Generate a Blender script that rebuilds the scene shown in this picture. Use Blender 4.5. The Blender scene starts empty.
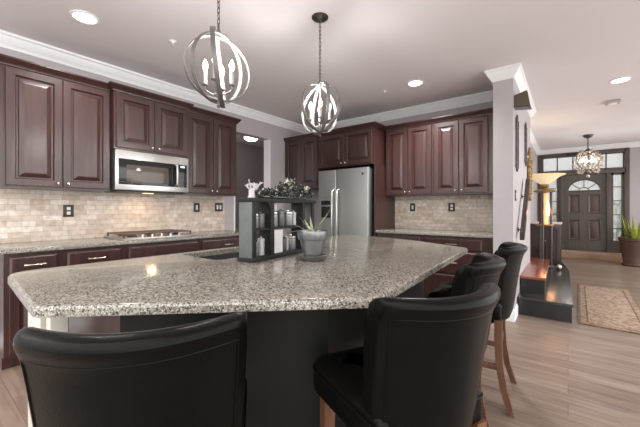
import bpy, bmesh, math, random
from mathutils import Vector, Matrix

random.seed(7)
SC = bpy.context.scene
COL = SC.collection
PI = math.pi

# ------------------------------------------------------------------ camera, world, exposure
cam_data = bpy.data.cameras.new('camera')
cam_data.sensor_width = 36.0
cam_data.lens = 36.0 * 321.0 / 640.0
cam_data.shift_y = -4.5 / 640.0
cam_data.clip_start = 0.02
camera = bpy.data.objects.new('camera', cam_data)
COL.objects.link(camera)
camera.location = (0, 0, 1.21)
camera.rotation_euler = (PI / 2, 0, math.radians(37.7))
SC.camera = camera

world = bpy.data.worlds.new('daylight')
SC.world = world
world.use_nodes = True
wn = world.node_tree
bg = wn.nodes['Background']
bg.inputs['Strength'].default_value = 3.4
wtc = wn.nodes.new('ShaderNodeTexCoord')
wsp = wn.nodes.new('ShaderNodeSeparateXYZ'); wn.links.new(wtc.outputs['Generated'], wsp.inputs[0])
wmr = wn.nodes.new('ShaderNodeMapRange')
wmr.inputs['From Min'].default_value = -1; wmr.inputs['From Max'].default_value = 1
wn.links.new(wsp.outputs[2], wmr.inputs['Value'])
wrp = wn.nodes.new('ShaderNodeValToRGB')                    # dull ground, grey horizon, bright overcast sky
wcr = wrp.color_ramp
wcr.elements[0].position = 0.40; wcr.elements[0].color = (0.18, 0.18, 0.18, 1)
wcr.elements[1].position = 0.72; wcr.elements[1].color = (1.0, 0.985, 0.98, 1)
we = wcr.elements.new(0.53); we.color = (0.32, 0.32, 0.32, 1)
wn.links.new(wmr.outputs['Result'], wrp.inputs['Fac'])
wmx = wn.nodes.new('ShaderNodeMapRange')                    # the open side of the house, towards +X, is the bright one
wmx.inputs['From Min'].default_value = 0.25; wmx.inputs['From Max'].default_value = 0.95
wn.links.new(wsp.outputs[0], wmx.inputs['Value'])
wmix = wn.nodes.new('ShaderNodeMix'); wmix.data_type = 'RGBA'
wn.links.new(wmx.outputs['Result'], wmix.inputs['Factor'])
wn.links.new(wrp.outputs['Color'], wmix.inputs['A'])
wmix.inputs['B'].default_value = (0.72, 0.72, 0.72, 1)
wn.links.new(wmix.outputs['Result'], bg.inputs['Color'])

SC.view_settings.view_transform = 'Standard'
SC.view_settings.look = 'None'
SC.view_settings.exposure = 0.57
SC.view_settings.gamma = 1.0
SC.view_settings.use_curve_mapping = False
BULB_W = 12.0
CAN_W = 1.0

# ------------------------------------------------------------------ materials
def new_mat(name):
    m = bpy.data.materials.new(name)
    m.use_nodes = True
    nt = m.node_tree
    return m, nt, nt.nodes['Principled BSDF']

def plain(name, col, rough=0.5, metal=0.0, bump=0.0, bscale=60.0, coat=0.0, var=0.06, vscale=12.0):
    m, nt, b = new_mat(name)
    tc = nt.nodes.new('ShaderNodeTexCoord')
    nz = nt.nodes.new('ShaderNodeTexNoise'); nz.inputs['Scale'].default_value = vscale
    nz.inputs['Detail'].default_value = 4
    nt.links.new(tc.outputs['Object'], nz.inputs['Vector'])
    rp = nt.nodes.new('ShaderNodeValToRGB')
    rp.color_ramp.elements[0].position = 0.3; rp.color_ramp.elements[1].position = 0.7
    rp.color_ramp.elements[0].color = tuple(max(0, c * (1 - var)) for c in col) + (1,)
    rp.color_ramp.elements[1].color = tuple(min(1, c * (1 + var)) for c in col) + (1,)
    nt.links.new(nz.outputs['Fac'], rp.inputs['Fac'])
    nt.links.new(rp.outputs['Color'], b.inputs['Base Color'])
    b.inputs['Roughness'].default_value = rough
    b.inputs['Metallic'].default_value = metal
    b.inputs['Coat Weight'].default_value = coat
    b.inputs['Coat Roughness'].default_value = 0.15
    if bump:
        n2 = nt.nodes.new('ShaderNodeTexNoise'); n2.inputs['Scale'].default_value = bscale
        nt.links.new(tc.outputs['Object'], n2.inputs['Vector'])
        bp = nt.nodes.new('ShaderNodeBump'); bp.inputs['Strength'].default_value = bump
        bp.inputs['Distance'].default_value = 0.004
        nt.links.new(n2.outputs['Fac'], bp.inputs['Height'])
        nt.links.new(bp.outputs['Normal'], b.inputs['Normal'])
    return m

def glow(name, col, strength):
    m, nt, b = new_mat(name)
    b.inputs['Base Color'].default_value = col + (1,)
    b.inputs['Emission Color'].default_value = col + (1,)
    b.inputs['Emission Strength'].default_value = strength
    return m

def glassy(name, col=(1, 1, 1), rough=0.02, alpha=0.25):
    m, nt, b = new_mat(name)
    b.inputs['Base Color'].default_value = col + (1,)
    b.inputs['Roughness'].default_value = rough
    b.inputs['Alpha'].default_value = alpha
    return m

def wood(name, dark, light, scale=(28, 28, 2.0), rough=0.36, coat=0.35, bump=0.05):
    m, nt, b = new_mat(name)
    tc = nt.nodes.new('ShaderNodeTexCoord')
    mp = nt.nodes.new('ShaderNodeMapping'); mp.inputs['Scale'].default_value = scale
    nz = nt.nodes.new('ShaderNodeTexNoise'); nz.inputs['Scale'].default_value = 1.0
    nz.inputs['Detail'].default_value = 6; nz.inputs['Distortion'].default_value = 0.6
    rp = nt.nodes.new('ShaderNodeValToRGB')
    rp.color_ramp.elements[0].position = 0.3; rp.color_ramp.elements[0].color = dark + (1,)
    rp.color_ramp.elements[1].position = 0.72; rp.color_ramp.elements[1].color = light + (1,)
    nt.links.new(tc.outputs['Object'], mp.inputs['Vector'])
    nt.links.new(mp.outputs['Vector'], nz.inputs['Vector'])
    nt.links.new(nz.outputs['Fac'], rp.inputs['Fac'])
    nt.links.new(rp.outputs['Color'], b.inputs['Base Color'])
    b.inputs['Roughness'].default_value = rough
    b.inputs['Coat Weight'].default_value = coat
    b.inputs['Coat Roughness'].default_value = 0.22
    bp = nt.nodes.new('ShaderNodeBump'); bp.inputs['Strength'].default_value = bump
    bp.inputs['Distance'].default_value = 0.002
    nt.links.new(nz.outputs['Fac'], bp.inputs['Height'])
    nt.links.new(bp.outputs['Normal'], b.inputs['Normal'])
    return m

def granite(name):
    m, nt, b = new_mat(name)
    tc = nt.nodes.new('ShaderNodeTexCoord')
    v = nt.nodes.new('ShaderNodeTexVoronoi'); v.inputs['Scale'].default_value = 300
    v2 = nt.nodes.new('ShaderNodeTexVoronoi'); v2.inputs['Scale'].default_value = 160
    n = nt.nodes.new('ShaderNodeTexNoise'); n.inputs['Scale'].default_value = 9; n.inputs['Detail'].default_value = 5
    for t in (v, v2, n):
        nt.links.new(tc.outputs['Object'], t.inputs['Vector'])
    s = nt.nodes.new('ShaderNodeSeparateColor'); nt.links.new(v.outputs['Color'], s.inputs['Color'])
    s2 = nt.nodes.new('ShaderNodeSeparateColor'); nt.links.new(v2.outputs['Color'], s2.inputs['Color'])
    rp = nt.nodes.new('ShaderNodeValToRGB')
    cr = rp.color_ramp; cr.interpolation = 'CONSTANT'
    cr.elements[0].position = 0.0; cr.elements[0].color = (0.012, 0.012, 0.011, 1)
    cr.elements[1].position = 0.26; cr.elements[1].color = (0.085, 0.08, 0.062, 1)
    for p, c in ((0.45, (0.20, 0.18, 0.14, 1)), (0.68, (0.33, 0.30, 0.25, 1)), (0.9, (0.55, 0.52, 0.47, 1))):
        e = cr.elements.new(p); e.color = c
    nt.links.new(s.outputs[0], rp.inputs['Fac'])
    rp2 = nt.nodes.new('ShaderNodeValToRGB')
    c2 = rp2.color_ramp; c2.interpolation = 'CONSTANT'
    c2.elements[0].position = 0; c2.elements[0].color = (0.03, 0.03, 0.028, 1)
    c2.elements[1].position = 0.3; c2.elements[1].color = (0.24, 0.22, 0.18, 1)
    e = c2.elements.new(0.7); e.color = (0.36, 0.33, 0.28, 1)
    nt.links.new(s2.outputs[1], rp2.inputs['Fac'])
    mx = nt.nodes.new('ShaderNodeMix'); mx.data_type = 'RGBA'
    nt.links.new(n.outputs['Fac'], mx.inputs['Factor'])
    nt.links.new(rp.outputs['Color'], mx.inputs['A']); nt.links.new(rp2.outputs['Color'], mx.inputs['B'])
    nt.links.new(mx.outputs['Result'], b.inputs['Base Color'])
    b.inputs['Roughness'].default_value = 0.14
    b.inputs['Specular IOR Level'].default_value = 0.6
    return m

def tiles(name):
    m, nt, b = new_mat(name)
    tc = nt.nodes.new('ShaderNodeTexCoord')
    sp = nt.nodes.new('ShaderNodeSeparateXYZ'); nt.links.new(tc.outputs['Object'], sp.inputs[0])
    ad = nt.nodes.new('ShaderNodeMath'); nt.links.new(sp.outputs[0], ad.inputs[0]); nt.links.new(sp.outputs[1], ad.inputs[1])
    cb = nt.nodes.new('ShaderNodeCombineXYZ'); nt.links.new(ad.outputs[0], cb.inputs[0]); nt.links.new(sp.outputs[2], cb.inputs[1])
    br = nt.nodes.new('ShaderNodeTexBrick')
    br.inputs['Scale'].default_value = 1.0
    br.inputs['Brick Width'].default_value = 0.145; br.inputs['Row Height'].default_value = 0.05
    br.inputs['Mortar Size'].default_value = 0.0022; br.inputs['Mortar Smooth'].default_value = 0.3
    br.offset = 0.37; br.squash = 0.7; br.squash_frequency = 3
    br.inputs['Color1'].default_value = (0.62, 0.51, 0.42, 1); br.inputs['Color2'].default_value = (0.84, 0.76, 0.68, 1)
    br.inputs['Mortar'].default_value = (0.5, 0.43, 0.37, 1)
    nt.links.new(cb.outputs[0], br.inputs['Vector'])
    n = nt.nodes.new('ShaderNodeTexNoise'); n.inputs['Scale'].default_value = 22; n.inputs['Detail'].default_value = 6
    nt.links.new(tc.outputs['Object'], n.inputs['Vector'])
    rp = nt.nodes.new('ShaderNodeValToRGB')
    rp.color_ramp.elements[0].position = 0.3; rp.color_ramp.elements[0].color = (0.72, 0.68, 0.64, 1)
    rp.color_ramp.elements[1].position = 0.65; rp.color_ramp.elements[1].color = (1, 1, 1, 1)
    nt.links.new(n.outputs['Fac'], rp.inputs['Fac'])
    mx = nt.nodes.new('ShaderNodeMix'); mx.data_type = 'RGBA'; mx.blend_type = 'MULTIPLY'; mx.inputs['Factor'].default_value = 0.9
    nt.links.new(br.outputs['Color'], mx.inputs['A']); nt.links.new(rp.outputs['Color'], mx.inputs['B'])
    nt.links.new(mx.outputs['Result'], b.inputs['Base Color'])
    b.inputs['Roughness'].default_value = 0.55
    bp = nt.nodes.new('ShaderNodeBump'); bp.inputs['Strength'].default_value = 0.5; bp.inputs['Distance'].default_value = 0.004
    bp.invert = True
    nt.links.new(br.outputs['Fac'], bp.inputs['Height'])
    nt.links.new(bp.outputs['Normal'], b.inputs['Normal'])
    return m

def planks(name):
    m, nt, b = new_mat(name)
    tc = nt.nodes.new('ShaderNodeTexCoord')
    br = nt.nodes.new('ShaderNodeTexBrick')
    br.inputs['Scale'].default_value = 1.0
    br.inputs['Brick Width'].default_value = 1.4; br.inputs['Row Height'].default_value = 0.14
    br.inputs['Mortar Size'].default_value = 0.0016; br.inputs['Mortar Smooth'].default_value = 0.2
    br.offset = 0.41
    br.inputs['Color1'].default_value = (0.21, 0.152, 0.118, 1); br.inputs['Color2'].default_value = (0.30, 0.233, 0.19, 1)
    br.inputs['Mortar'].default_value = (0.06, 0.045, 0.038, 1)
    nt.links.new(tc.outputs['Object'], br.inputs['Vector'])
    mp = nt.nodes.new('ShaderNodeMapping'); mp.inputs['Scale'].default_value = (2.2, 26, 1)
    nt.links.new(tc.outputs['Object'], mp.inputs['Vector'])
    n = nt.nodes.new('ShaderNodeTexNoise'); n.inputs['Scale'].default_value = 1; n.inputs['Detail'].default_value = 7
    n.inputs['Distortion'].default_value = 0.8
    nt.links.new(mp.outputs['Vector'], n.inputs['Vector'])
    rp = nt.nodes.new('ShaderNodeValToRGB')
    rp.color_ramp.elements[0].position = 0.3; rp.color_ramp.elements[0].color = (0.55, 0.5, 0.47, 1)
    rp.color_ramp.elements[1].position = 0.7; rp.color_ramp.elements[1].color = (1.12, 1.1, 1.08, 1)
    nt.links.new(n.outputs['Fac'], rp.inputs['Fac'])
    mx = nt.nodes.new('ShaderNodeMix'); mx.data_type = 'RGBA'; mx.blend_type = 'MULTIPLY'; mx.inputs['Factor'].default_value = 0.85
    nt.links.new(br.outputs['Color'], mx.inputs['A']); nt.links.new(rp.outputs['Color'], mx.inputs['B'])
    nt.links.new(mx.outputs['Result'], b.inputs['Base Color'])
    b.inputs['Roughness'].default_value = 0.31
    bp = nt.nodes.new('ShaderNodeBump'); bp.inputs['Strength'].default_value = 0.15; bp.inputs['Distance'].default_value = 0.002
    nt.links.new(n.outputs['Fac'], bp.inputs['Height']); nt.links.new(bp.outputs['Normal'], b.inputs['Normal'])
    return m

def rug_mat(name, hx, hy):
    m, nt, b = new_mat(name)
    tc = nt.nodes.new('ShaderNodeTexCoord')
    sp = nt.nodes.new('ShaderNodeSeparateXYZ'); nt.links.new(tc.outputs['Object'], sp.inputs[0])
    def math_node(op, a, c=None, v=None):
        q = nt.nodes.new('ShaderNodeMath'); q.operation = op
        nt.links.new(a, q.inputs[0])
        if c is not None: nt.links.new(c, q.inputs[1])
        if v is not None: q.inputs[1].default_value = v
        return q.outputs[0]
    ax = math_node('SUBTRACT', math_node('ABSOLUTE', sp.outputs[0]), v=hx)
    ay = math_node('SUBTRACT', math_node('ABSOLUTE', sp.outputs[1]), v=hy)
    d = math_node('MULTIPLY', math_node('MAXIMUM', ax, ay), v=-4.0)      # 0 at the edge, 1 at 0.25 m in
    rp = nt.nodes.new('ShaderNodeValToRGB'); cr = rp.color_ramp; cr.interpolation = 'CONSTANT'
    cr.elements[0].position = 0; cr.elements[0].color = (0.20, 0.13, 0.085, 1)
    cr.elements[1].position = 0.10; cr.elements[1].color = (0.33, 0.235, 0.17, 1)
    for p, c in ((0.30, (0.16, 0.10, 0.07, 1)), (0.36, (0.36, 0.265, 0.195, 1))):
        e = cr.elements.new(p); e.color = c
    nt.links.new(d, rp.inputs['Fac'])
    v = nt.nodes.new('ShaderNodeTexNoise'); v.inputs['Scale'].default_value = 17; v.inputs['Detail'].default_value = 5
    v.inputs['Distortion'].default_value = 1.5
    nt.links.new(tc.outputs['Object'], v.inputs['Vector'])
    r2 = nt.nodes.new('ShaderNodeValToRGB')
    r2.color_ramp.elements[0].position = 0.42; r2.color_ramp.elements[0].color = (0.5, 0.42, 0.36, 1)
    r2.color_ramp.elements[1].position = 0.55; r2.color_ramp.elements[1].color = (1, 1, 1, 1)
    nt.links.new(v.outputs['Fac'], r2.inputs['Fac'])
    mx = nt.nodes.new('ShaderNodeMix'); mx.data_type = 'RGBA'; mx.blend_type = 'MULTIPLY'; mx.inputs['Factor'].default_value = 0.8
    nt.links.new(rp.outputs['Color'], mx.inputs['A']); nt.links.new(r2.outputs['Color'], mx.inputs['B'])
    nt.links.new(mx.outputs['Result'], b.inputs['Base Color'])
    b.inputs['Roughness'].default_value = 0.95
    return m

CHERRY = wood('cherry cabinet wood', (0.028, 0.0098, 0.008), (0.062, 0.0235, 0.0195))
CHERRY_D = wood('cherry moulding', (0.028, 0.010, 0.009), (0.05, 0.018, 0.015))
LEATHER_SPEC = 0.09
GRANITE = granite('speckled granite')
TILE = tiles('tumbled stone tile')
FLOORM = planks('grey brown planks')
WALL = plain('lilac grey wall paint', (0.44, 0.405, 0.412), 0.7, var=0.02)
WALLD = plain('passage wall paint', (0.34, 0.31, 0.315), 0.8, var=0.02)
CEIL = plain('ceiling paint', (0.76, 0.72, 0.725), 0.75, var=0.015, vscale=2)
WHITE = plain('white trim paint', (0.86, 0.86, 0.86), 0.45, var=0.01)
STEEL = plain('brushed steel', (0.55, 0.54, 0.52), 0.3, 1.0, var=0.05)
SLATE = plain('slate steel', (0.40, 0.42, 0.405), 0.42, 0.75, var=0.03, vscale=4)
SLATE_D = plain('dark appliance side', (0.045, 0.05, 0.05), 0.45, 0.2)
NICKEL = plain('satin nickel', (0.62, 0.58, 0.55), 0.25, 1.0)
BLACKGLASS = plain('black glass', (0.012, 0.013, 0.014), 0.05)
WINDOWDIM = plain('microwave window', (0.09, 0.07, 0.055), 0.08)
BLACK = plain('black plastic', (0.012, 0.012, 0.012), 0.4)
LEATHER = plain('black leather', (0.003, 0.003, 0.0026), 0.28, 0, bump=0.12, bscale=180, var=0.15)
LEATHER.node_tree.nodes['Principled BSDF'].inputs['Specular IOR Level'].default_value = LEATHER_SPEC
STOOLWOOD = wood('brown stool wood', (0.075, 0.029, 0.013), (0.16, 0.07, 0.033), (30, 30, 3), 0.35, 0.2)
BLACKPAINT = plain('black painted panel', (0.0085, 0.0092, 0.0085), 0.45, var=0.1)
BLACKPAINT.node_tree.nodes['Principled BSDF'].inputs['Specular IOR Level'].default_value = 0.2
PALE = plain('pale painted panel', (0.55, 0.52, 0.47), 0.5)
PLATE = plain('bronze wall plate', (0.045, 0.04, 0.036), 0.4, 0.4)
IVORY = plain('ivory socket', (0.75, 0.72, 0.66), 0.35)
IRON = plain('aged iron', (0.075, 0.068, 0.065), 0.4, 0.85)
RINGM = plain('pewter ring metal', (0.20, 0.185, 0.18), 0.5, 0.7)
CANDLE = plain('candle sleeve', (0.42, 0.40, 0.38), 0.5)
BULB = glow('lit bulb', (1.0, 0.9, 0.8), 8.0)
CANGLOW = glow('lit ceiling lens', (1.0, 0.9, 0.8), 9.0)
GOLD = plain('antique gold', (0.30, 0.20, 0.09), 0.4, 0.7, bump=0.3, bscale=90, var=0.3, vscale=40)
AMBER = None
GRAYPAINT = plain('grey green paint', (0.105, 0.118, 0.112), 0.45, var=0.12)
GRAYPAINT_D = plain('dark grey wood', (0.022, 0.022, 0.021), 0.5, var=0.2, vscale=30)
GRAYPAINT_D.node_tree.nodes['Principled BSDF'].inputs['Specular IOR Level'].default_value = 0.15
TIN = plain('dull tin', (0.30, 0.30, 0.29), 0.4, 0.7, var=0.2, vscale=30)
TIN_D = plain('dark tin', (0.13, 0.13, 0.13), 0.4, 0.6, var=0.2, vscale=30)
POT = plain('silver grey pot glaze', (0.20, 0.20, 0.195), 0.3, 0.75, var=0.15, vscale=20)
SOIL = plain('potting soil', (0.03, 0.022, 0.016), 0.95, bump=0.8)
ALOE = plain('pale green leaf', (0.34, 0.38, 0.25), 0.45, var=0.2, vscale=25)
LEAFD = plain('dark leaf', (0.022, 0.03, 0.02), 0.45, var=0.4, vscale=30)
PETAL = plain('dusty white petal', (0.62, 0.58, 0.56), 0.6, var=0.1, vscale=40)
LILY = plain('cream green petal', (0.60, 0.60, 0.42), 0.6, var=0.15, vscale=40)
CERAM = plain('white ceramic', (0.5, 0.485, 0.48), 0.3)
PAPER = plain('white card', (0.78, 0.77, 0.76), 0.7)
STEPBLK = plain('glossy black step', (0.017, 0.018, 0.018), 0.22, var=0.1)
STEPTOP = wood('dark tread wood', (0.014, 0.012, 0.010), (0.030, 0.024, 0.019), (3, 30, 3), 0.2, 0.4)
STEPRED = wood('red brown tread wood', (0.16, 0.03, 0.012), (0.34, 0.075, 0.025), (30, 3, 3), 0.16, 0.7)
DARKWOOD = wood('espresso wood', (0.022, 0.013, 0.010), (0.045, 0.026, 0.02), (30, 30, 3), 0.3)
DOORM = wood('front door wood', (0.055, 0.041, 0.032), (0.085, 0.063, 0.05), (30, 30, 2), 0.4)
DOORP = wood('front door panel wood', (0.045, 0.026, 0.02), (0.075, 0.042, 0.032), (30, 30, 2), 0.35)
TANWOOD = wood('tan threshold wood', (0.30, 0.17, 0.10), (0.45, 0.28, 0.17), (3, 30, 3), 0.4)
GLASS = glassy('window glass', (0.42, 0.46, 0.43), 0.03, 0.5)
CRYSTAL = plain('crystal beads', (0.5, 0.43, 0.36), 0.12, 0.3, var=0.2, vscale=60)
BROWNBOX = plain('brown box', (0.09, 0.065, 0.045), 0.55)
SNAKE = plain('yellow green leaf', (0.30, 0.36, 0.045), 0.45, var=0.35, vscale=14)
BASKET = plain('brown pot', (0.085, 0.045, 0.03), 0.55, bump=0.4, bscale=40)
SHRUB = plain('garden leaf', (0.10, 0.20, 0.06), 0.6, var=0.4, vscale=20)
SPRING = plain('sprinkler brass', (0.7, 0.66, 0.62), 0.35, 0.6)

def amber_mat():
    m, nt, b = new_mat('amber glass shade')
    b.inputs['Base Color'].default_value = (0.85, 0.74, 0.48, 1)
    b.inputs['Roughness'].default_value = 0.3
    b.inputs['Transmission Weight'].default_value = 0.0
    b.inputs['Emission Color'].default_value = (1.0, 0.8, 0.5, 1)
    b.inputs['Emission Strength'].default_value = 0.25
    return m
AMBER = amber_mat()
TUBEGLOW = glow('lit amber tube', (1.0, 0.42, 0.18), 0.55)
FLAME = glow('warm flame bulb', (1.0, 0.62, 0.35), 1.6)

# ------------------------------------------------------------------ mesh helpers
MAT = {}                                   # world matrix of each root or part while it is being built

def rot(a): return Matrix.Rotation(a, 4, 'Z')

class MB:
    def __init__(self): self.bm = bmesh.new()
    def face(self, vs):
        try: return self.bm.faces.new(vs)
        except ValueError: return None
    def v(self, *p): return self.bm.verts.new(p if len(p) == 3 else p[0])
    def box(self, x0, x1, y0, y1, z0, z1, bev=0.0, seg=2):
        x0, x1 = sorted((x0, x1)); y0, y1 = sorted((y0, y1)); z0, z1 = sorted((z0, z1))
        V = [self.v(x, y, z) for z in (z0, z1) for y in (y0, y1) for x in (x0, x1)]
        F = [(0, 2, 3, 1), (4, 5, 7, 6), (0, 1, 5, 4), (2, 6, 7, 3), (0, 4, 6, 2), (1, 3, 7, 5)]
        fs = [self.face([V[i] for i in f]) for f in F]
        if bev:
            es = list({e for f in fs for e in f.edges})
            bmesh.ops.bevel(self.bm, geom=es, offset=bev, segments=seg, affect='EDGES', profile=0.6)
        return self
    def loops(self, rings, cap0=True, cap1=True, closed=True):
        R = [[self.v(*p) for p in r] for r in rings]
        for a, b in zip(R, R[1:]):
            n = len(a)
            for i in range(n if closed else n - 1):
                self.face([a[i], a[(i + 1) % n], b[(i + 1) % n], b[i]])
        if cap0: self.face(list(reversed(R[0])))
        if cap1: self.face(R[-1])
        return self
    def lathe(self, prof, c=(0, 0, 0), n=28, cap0=True, cap1=True):
        rings = [[(c[0] + r * math.cos(2 * PI * i / n), c[1] + r * math.sin(2 * PI * i / n), c[2] + z) for i in range(n)] for r, z in prof]
        return self.loops(rings, cap0, cap1)
    def tube(self, pts, r, n=8, closed=False):
        P = [Vector(p) for p in pts]; N = len(P)
        rad = r if isinstance(r, (list, tuple)) else [r] * N
        up = Vector((0, 0, 1)); rings = []; prev = None
        for i in range(N):
            if closed: t = P[(i + 1) % N] - P[i - 1]
            else: t = P[min(i + 1, N - 1)] - P[max(i - 1, 0)]
            t.normalize()
            if prev is None:
                a = t.cross(up)
                if a.length < 0.05: a = t.cross(Vector((1, 0, 0)))
            else:
                a = prev - t * prev.dot(t)
            a.normalize(); prev = a; b = t.cross(a)
            rings.append([tuple(P[i] + (a * math.cos(2 * PI * k / n) + b * math.sin(2 * PI * k / n)) * rad[i]) for k in range(n)])
        if closed: rings.append(rings[0]); self.loops(rings, False, False)
        else: self.loops(rings)
        return self
    def cyl(self, p0, p1, r, n=12): return self.tube([p0, p1], r, n)
    def ball(self, c, r, n=12, sz=1.0):
        m = max(5, n // 2 + 1)
        prof = [(max(1e-4, r * math.sin(PI * k / m)), -r * sz * math.cos(PI * k / m)) for k in range(m + 1)]
        return self.lathe(prof, c, n)
    def prism(self, poly, z0, z1, b=0.0):
        n = len(poly)
        rings = [[(x, y, z0) for x, y in poly]]
        if b:
            for k in range(4):
                a = PI / 2 * k / 3
                q = inset(poly, b * (1 - math.cos(a)))
                rings.append([(x, y, z1 - b + b * math.sin(a)) for x, y in q])
        else: rings.append([(x, y, z1) for x, y in poly])
        return self.loops(rings)
    def slab_hole(self, poly, hole, z0, z1, b):
        rings = [[(x, y, z0) for x, y in poly]]
        for k in range(5):
            a = PI / 2 * k / 4
            rings.append([(x, y, z1 - b + b * math.sin(a)) for x, y in inset(poly, b * (1 - math.cos(a)))])
        R = [[self.v(*p) for p in r] for r in rings]
        for a, c in zip(R, R[1:]):
            n = len(a)
            for i in range(n): self.face([a[i], a[(i + 1) % n], c[(i + 1) % n], c[i]])
        hb = [self.v(x, y, z0) for x, y in hole]; ht = [self.v(x, y, z1) for x, y in hole]
        m = len(hole)
        for i in range(m): self.face([hb[(i + 1) % m], hb[i], ht[i], ht[(i + 1) % m]])
        for outer, inner in ((R[0], hb), (R[-1], ht)):
            es = []
            for L in (outer, inner):
                for i in range(len(L)):
                    e = self.bm.edges.get((L[i], L[(i + 1) % len(L)])) or self.bm.edges.new((L[i], L[(i + 1) % len(L)]))
                    es.append(e)
            bmesh.ops.triangle_fill(self.bm, use_beauty=True, use_dissolve=False, edges=es)
        return self
    def sweep(self, path, prof, closed=False):
        P = [Vector(p).to_2d() for p in path]; N = len(P); rings = []
        def nrm(a, b):
            d = (b - a).normalized(); return Vector((d.y, -d.x))
        for i in range(N):
            n1 = nrm(P[i - 1], P[i]) if i > 0 else nrm(P[0], P[1])
            n2 = nrm(P[i], P[i + 1]) if i < N - 1 else n1
            m = (n1 + n2) / max(0.2, 1 + n1.dot(n2))
            rings.append([(P[i].x + m.x * o, P[i].y + m.y * o, z) for o, z in prof])
        return self.loops(rings)
    def panel(self, O, u, n, w, h, rings):
        """a rectangle w x h in the plane (u, Z) at O, profiled by (inset, depth along n)"""
        O = Vector(O); u = Vector(u); n = Vector(n); Z = Vector((0, 0, 1)); R = []
        for ins, d in rings:
            R.append([tuple(O + u * a + Z * c + n * d) for a, c in ((ins, ins), (w - ins, ins), (w - ins, h - ins), (ins, h - ins))])
        return self.loops(R)
    def build(self, name, mat, parent=None, smooth=True, subsurf=0):
        me = bpy.data.meshes.new(name)
        bmesh.ops.recalc_face_normals(self.bm, faces=self.bm.faces)
        if parent is not None:
            self.bm.transform(MAT[parent.name].inverted())
        self.bm.to_mesh(me); self.bm.free()
        me.materials.append(mat)
        if smooth:
            for p in me.polygons: p.use_smooth = True
            me.set_sharp_from_angle(angle=math.radians(38))
        o = bpy.data.objects.new(name, me); COL.objects.link(o)
        if parent is not None:
            o.parent = parent; MAT[o.name] = MAT[parent.name]
        else: MAT[o.name] = Matrix.Identity(4)
        if subsurf:
            md = o.modifiers.new('smooth', 'SUBSURF'); md.levels = subsurf; md.render_levels = subsurf
        return o

def inset(poly, d):
    n = len(poly); out = []
    A = sum(poly[i][0] * poly[(i + 1) % n][1] - poly[(i + 1) % n][0] * poly[i][1] for i in range(n))
    s = 1 if A > 0 else -1
    for i in range(n):
        p0, p1, p2 = Vector(poly[i - 1]), Vector(poly[i]), Vector(poly[(i + 1) % n])
        d1 = (p1 - p0).normalized(); d2 = (p2 - p1).normalized()
        n1 = Vector((-d1.y, d1.x)) * s; n2 = Vector((-d2.y, d2.x)) * s
        m = (n1 + n2) / max(0.3, 1 + n1.dot(n2))
        out.append((p1.x + m.x * d, p1.y + m.y * d))
    return out

def round_poly(poly, radii, k=6):
    n = len(poly); out = []
    for i in range(n):
        r = radii[i] if isinstance(radii, (list, tuple)) else radii
        p0, p1, p2 = Vector(poly[i - 1]), Vector(poly[i]), Vector(poly[(i + 1) % n])
        a = (p0 - p1).normalized(); b = (p2 - p1).normalized()
        half = a.angle(b) / 2
        t = r / math.tan(half)
        A = p1 + a * t; B = p1 + b * t
        for j in range(k + 1):
            s = j / k
            q = A * (1 - s) ** 2 + p1 * 2 * s * (1 - s) + B * s * s
            out.append((q.x, q.y))
    return out

def tag(o, label, cat, group=None):
    o['label'] = label; o['category'] = cat
    if group: o['group'] = group
    return o

def thing(name, label, cat, loc=(0, 0, 0), rz=0.0, group=None):
    o = bpy.data.objects.new(name, None); COL.objects.link(o)
    o.empty_display_size = 0.1
    o.location = loc; o.rotation_euler = (0, 0, rz)
    MAT[o.name] = Matrix.Translation(loc) @ rot(rz)
    return tag(o, label, cat, group)

def structure(o):
    o['kind'] = 'structure'; return o

def kids(o): return list(o.children)

def copy_tree(o, parent=None):
    c = o.copy(); COL.objects.link(c)
    if parent is not None:
        c.parent = parent; c.matrix_parent_inverse = o.matrix_parent_inverse.copy()
    for ch in kids(o): copy_tree(ch, c)
    return c

def lamp(name, kind, loc, power, col=(1, 0.85, 0.68), parent=None, size=0.05, **k):
    d = bpy.data.lights.new(name, kind); d.energy = power; d.color = col
    if kind == 'AREA':
        d.shape = 'DISK'; d.size = size
    else: d.shadow_soft_size = size
    for a, b in k.items(): setattr(d, a, b)
    o = bpy.data.objects.new(name, d); COL.objects.link(o)
    if parent is not None:
        o.parent = parent; o.location = MAT[parent.name].inverted() @ Vector(loc)
    else: o.location = loc
    return o

# ------------------------------------------------------------------ room numbers
XL, YB, ZC = -3.90, 4.70, 2.74           # left wall, back wall, ceiling
XC0, XC1, YC = -0.66, -0.467, 4.00        # column at the end of the back wall
YJ, XH = 5.95, -0.64                     # hall wall steps back here
YF = 10.2                                # front wall
XR = 2.3

# floor and ceiling
structure(MB().box(-6.4, XR + 1.2, -2.2, YF + 0.25, -0.1, 0).build('floor', FLOORM))
structure(MB().box(-6.4, XR + 0.13, -0.35, YF + 0.25, ZC, ZC + 0.1).build('ceiling', CEIL))

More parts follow.
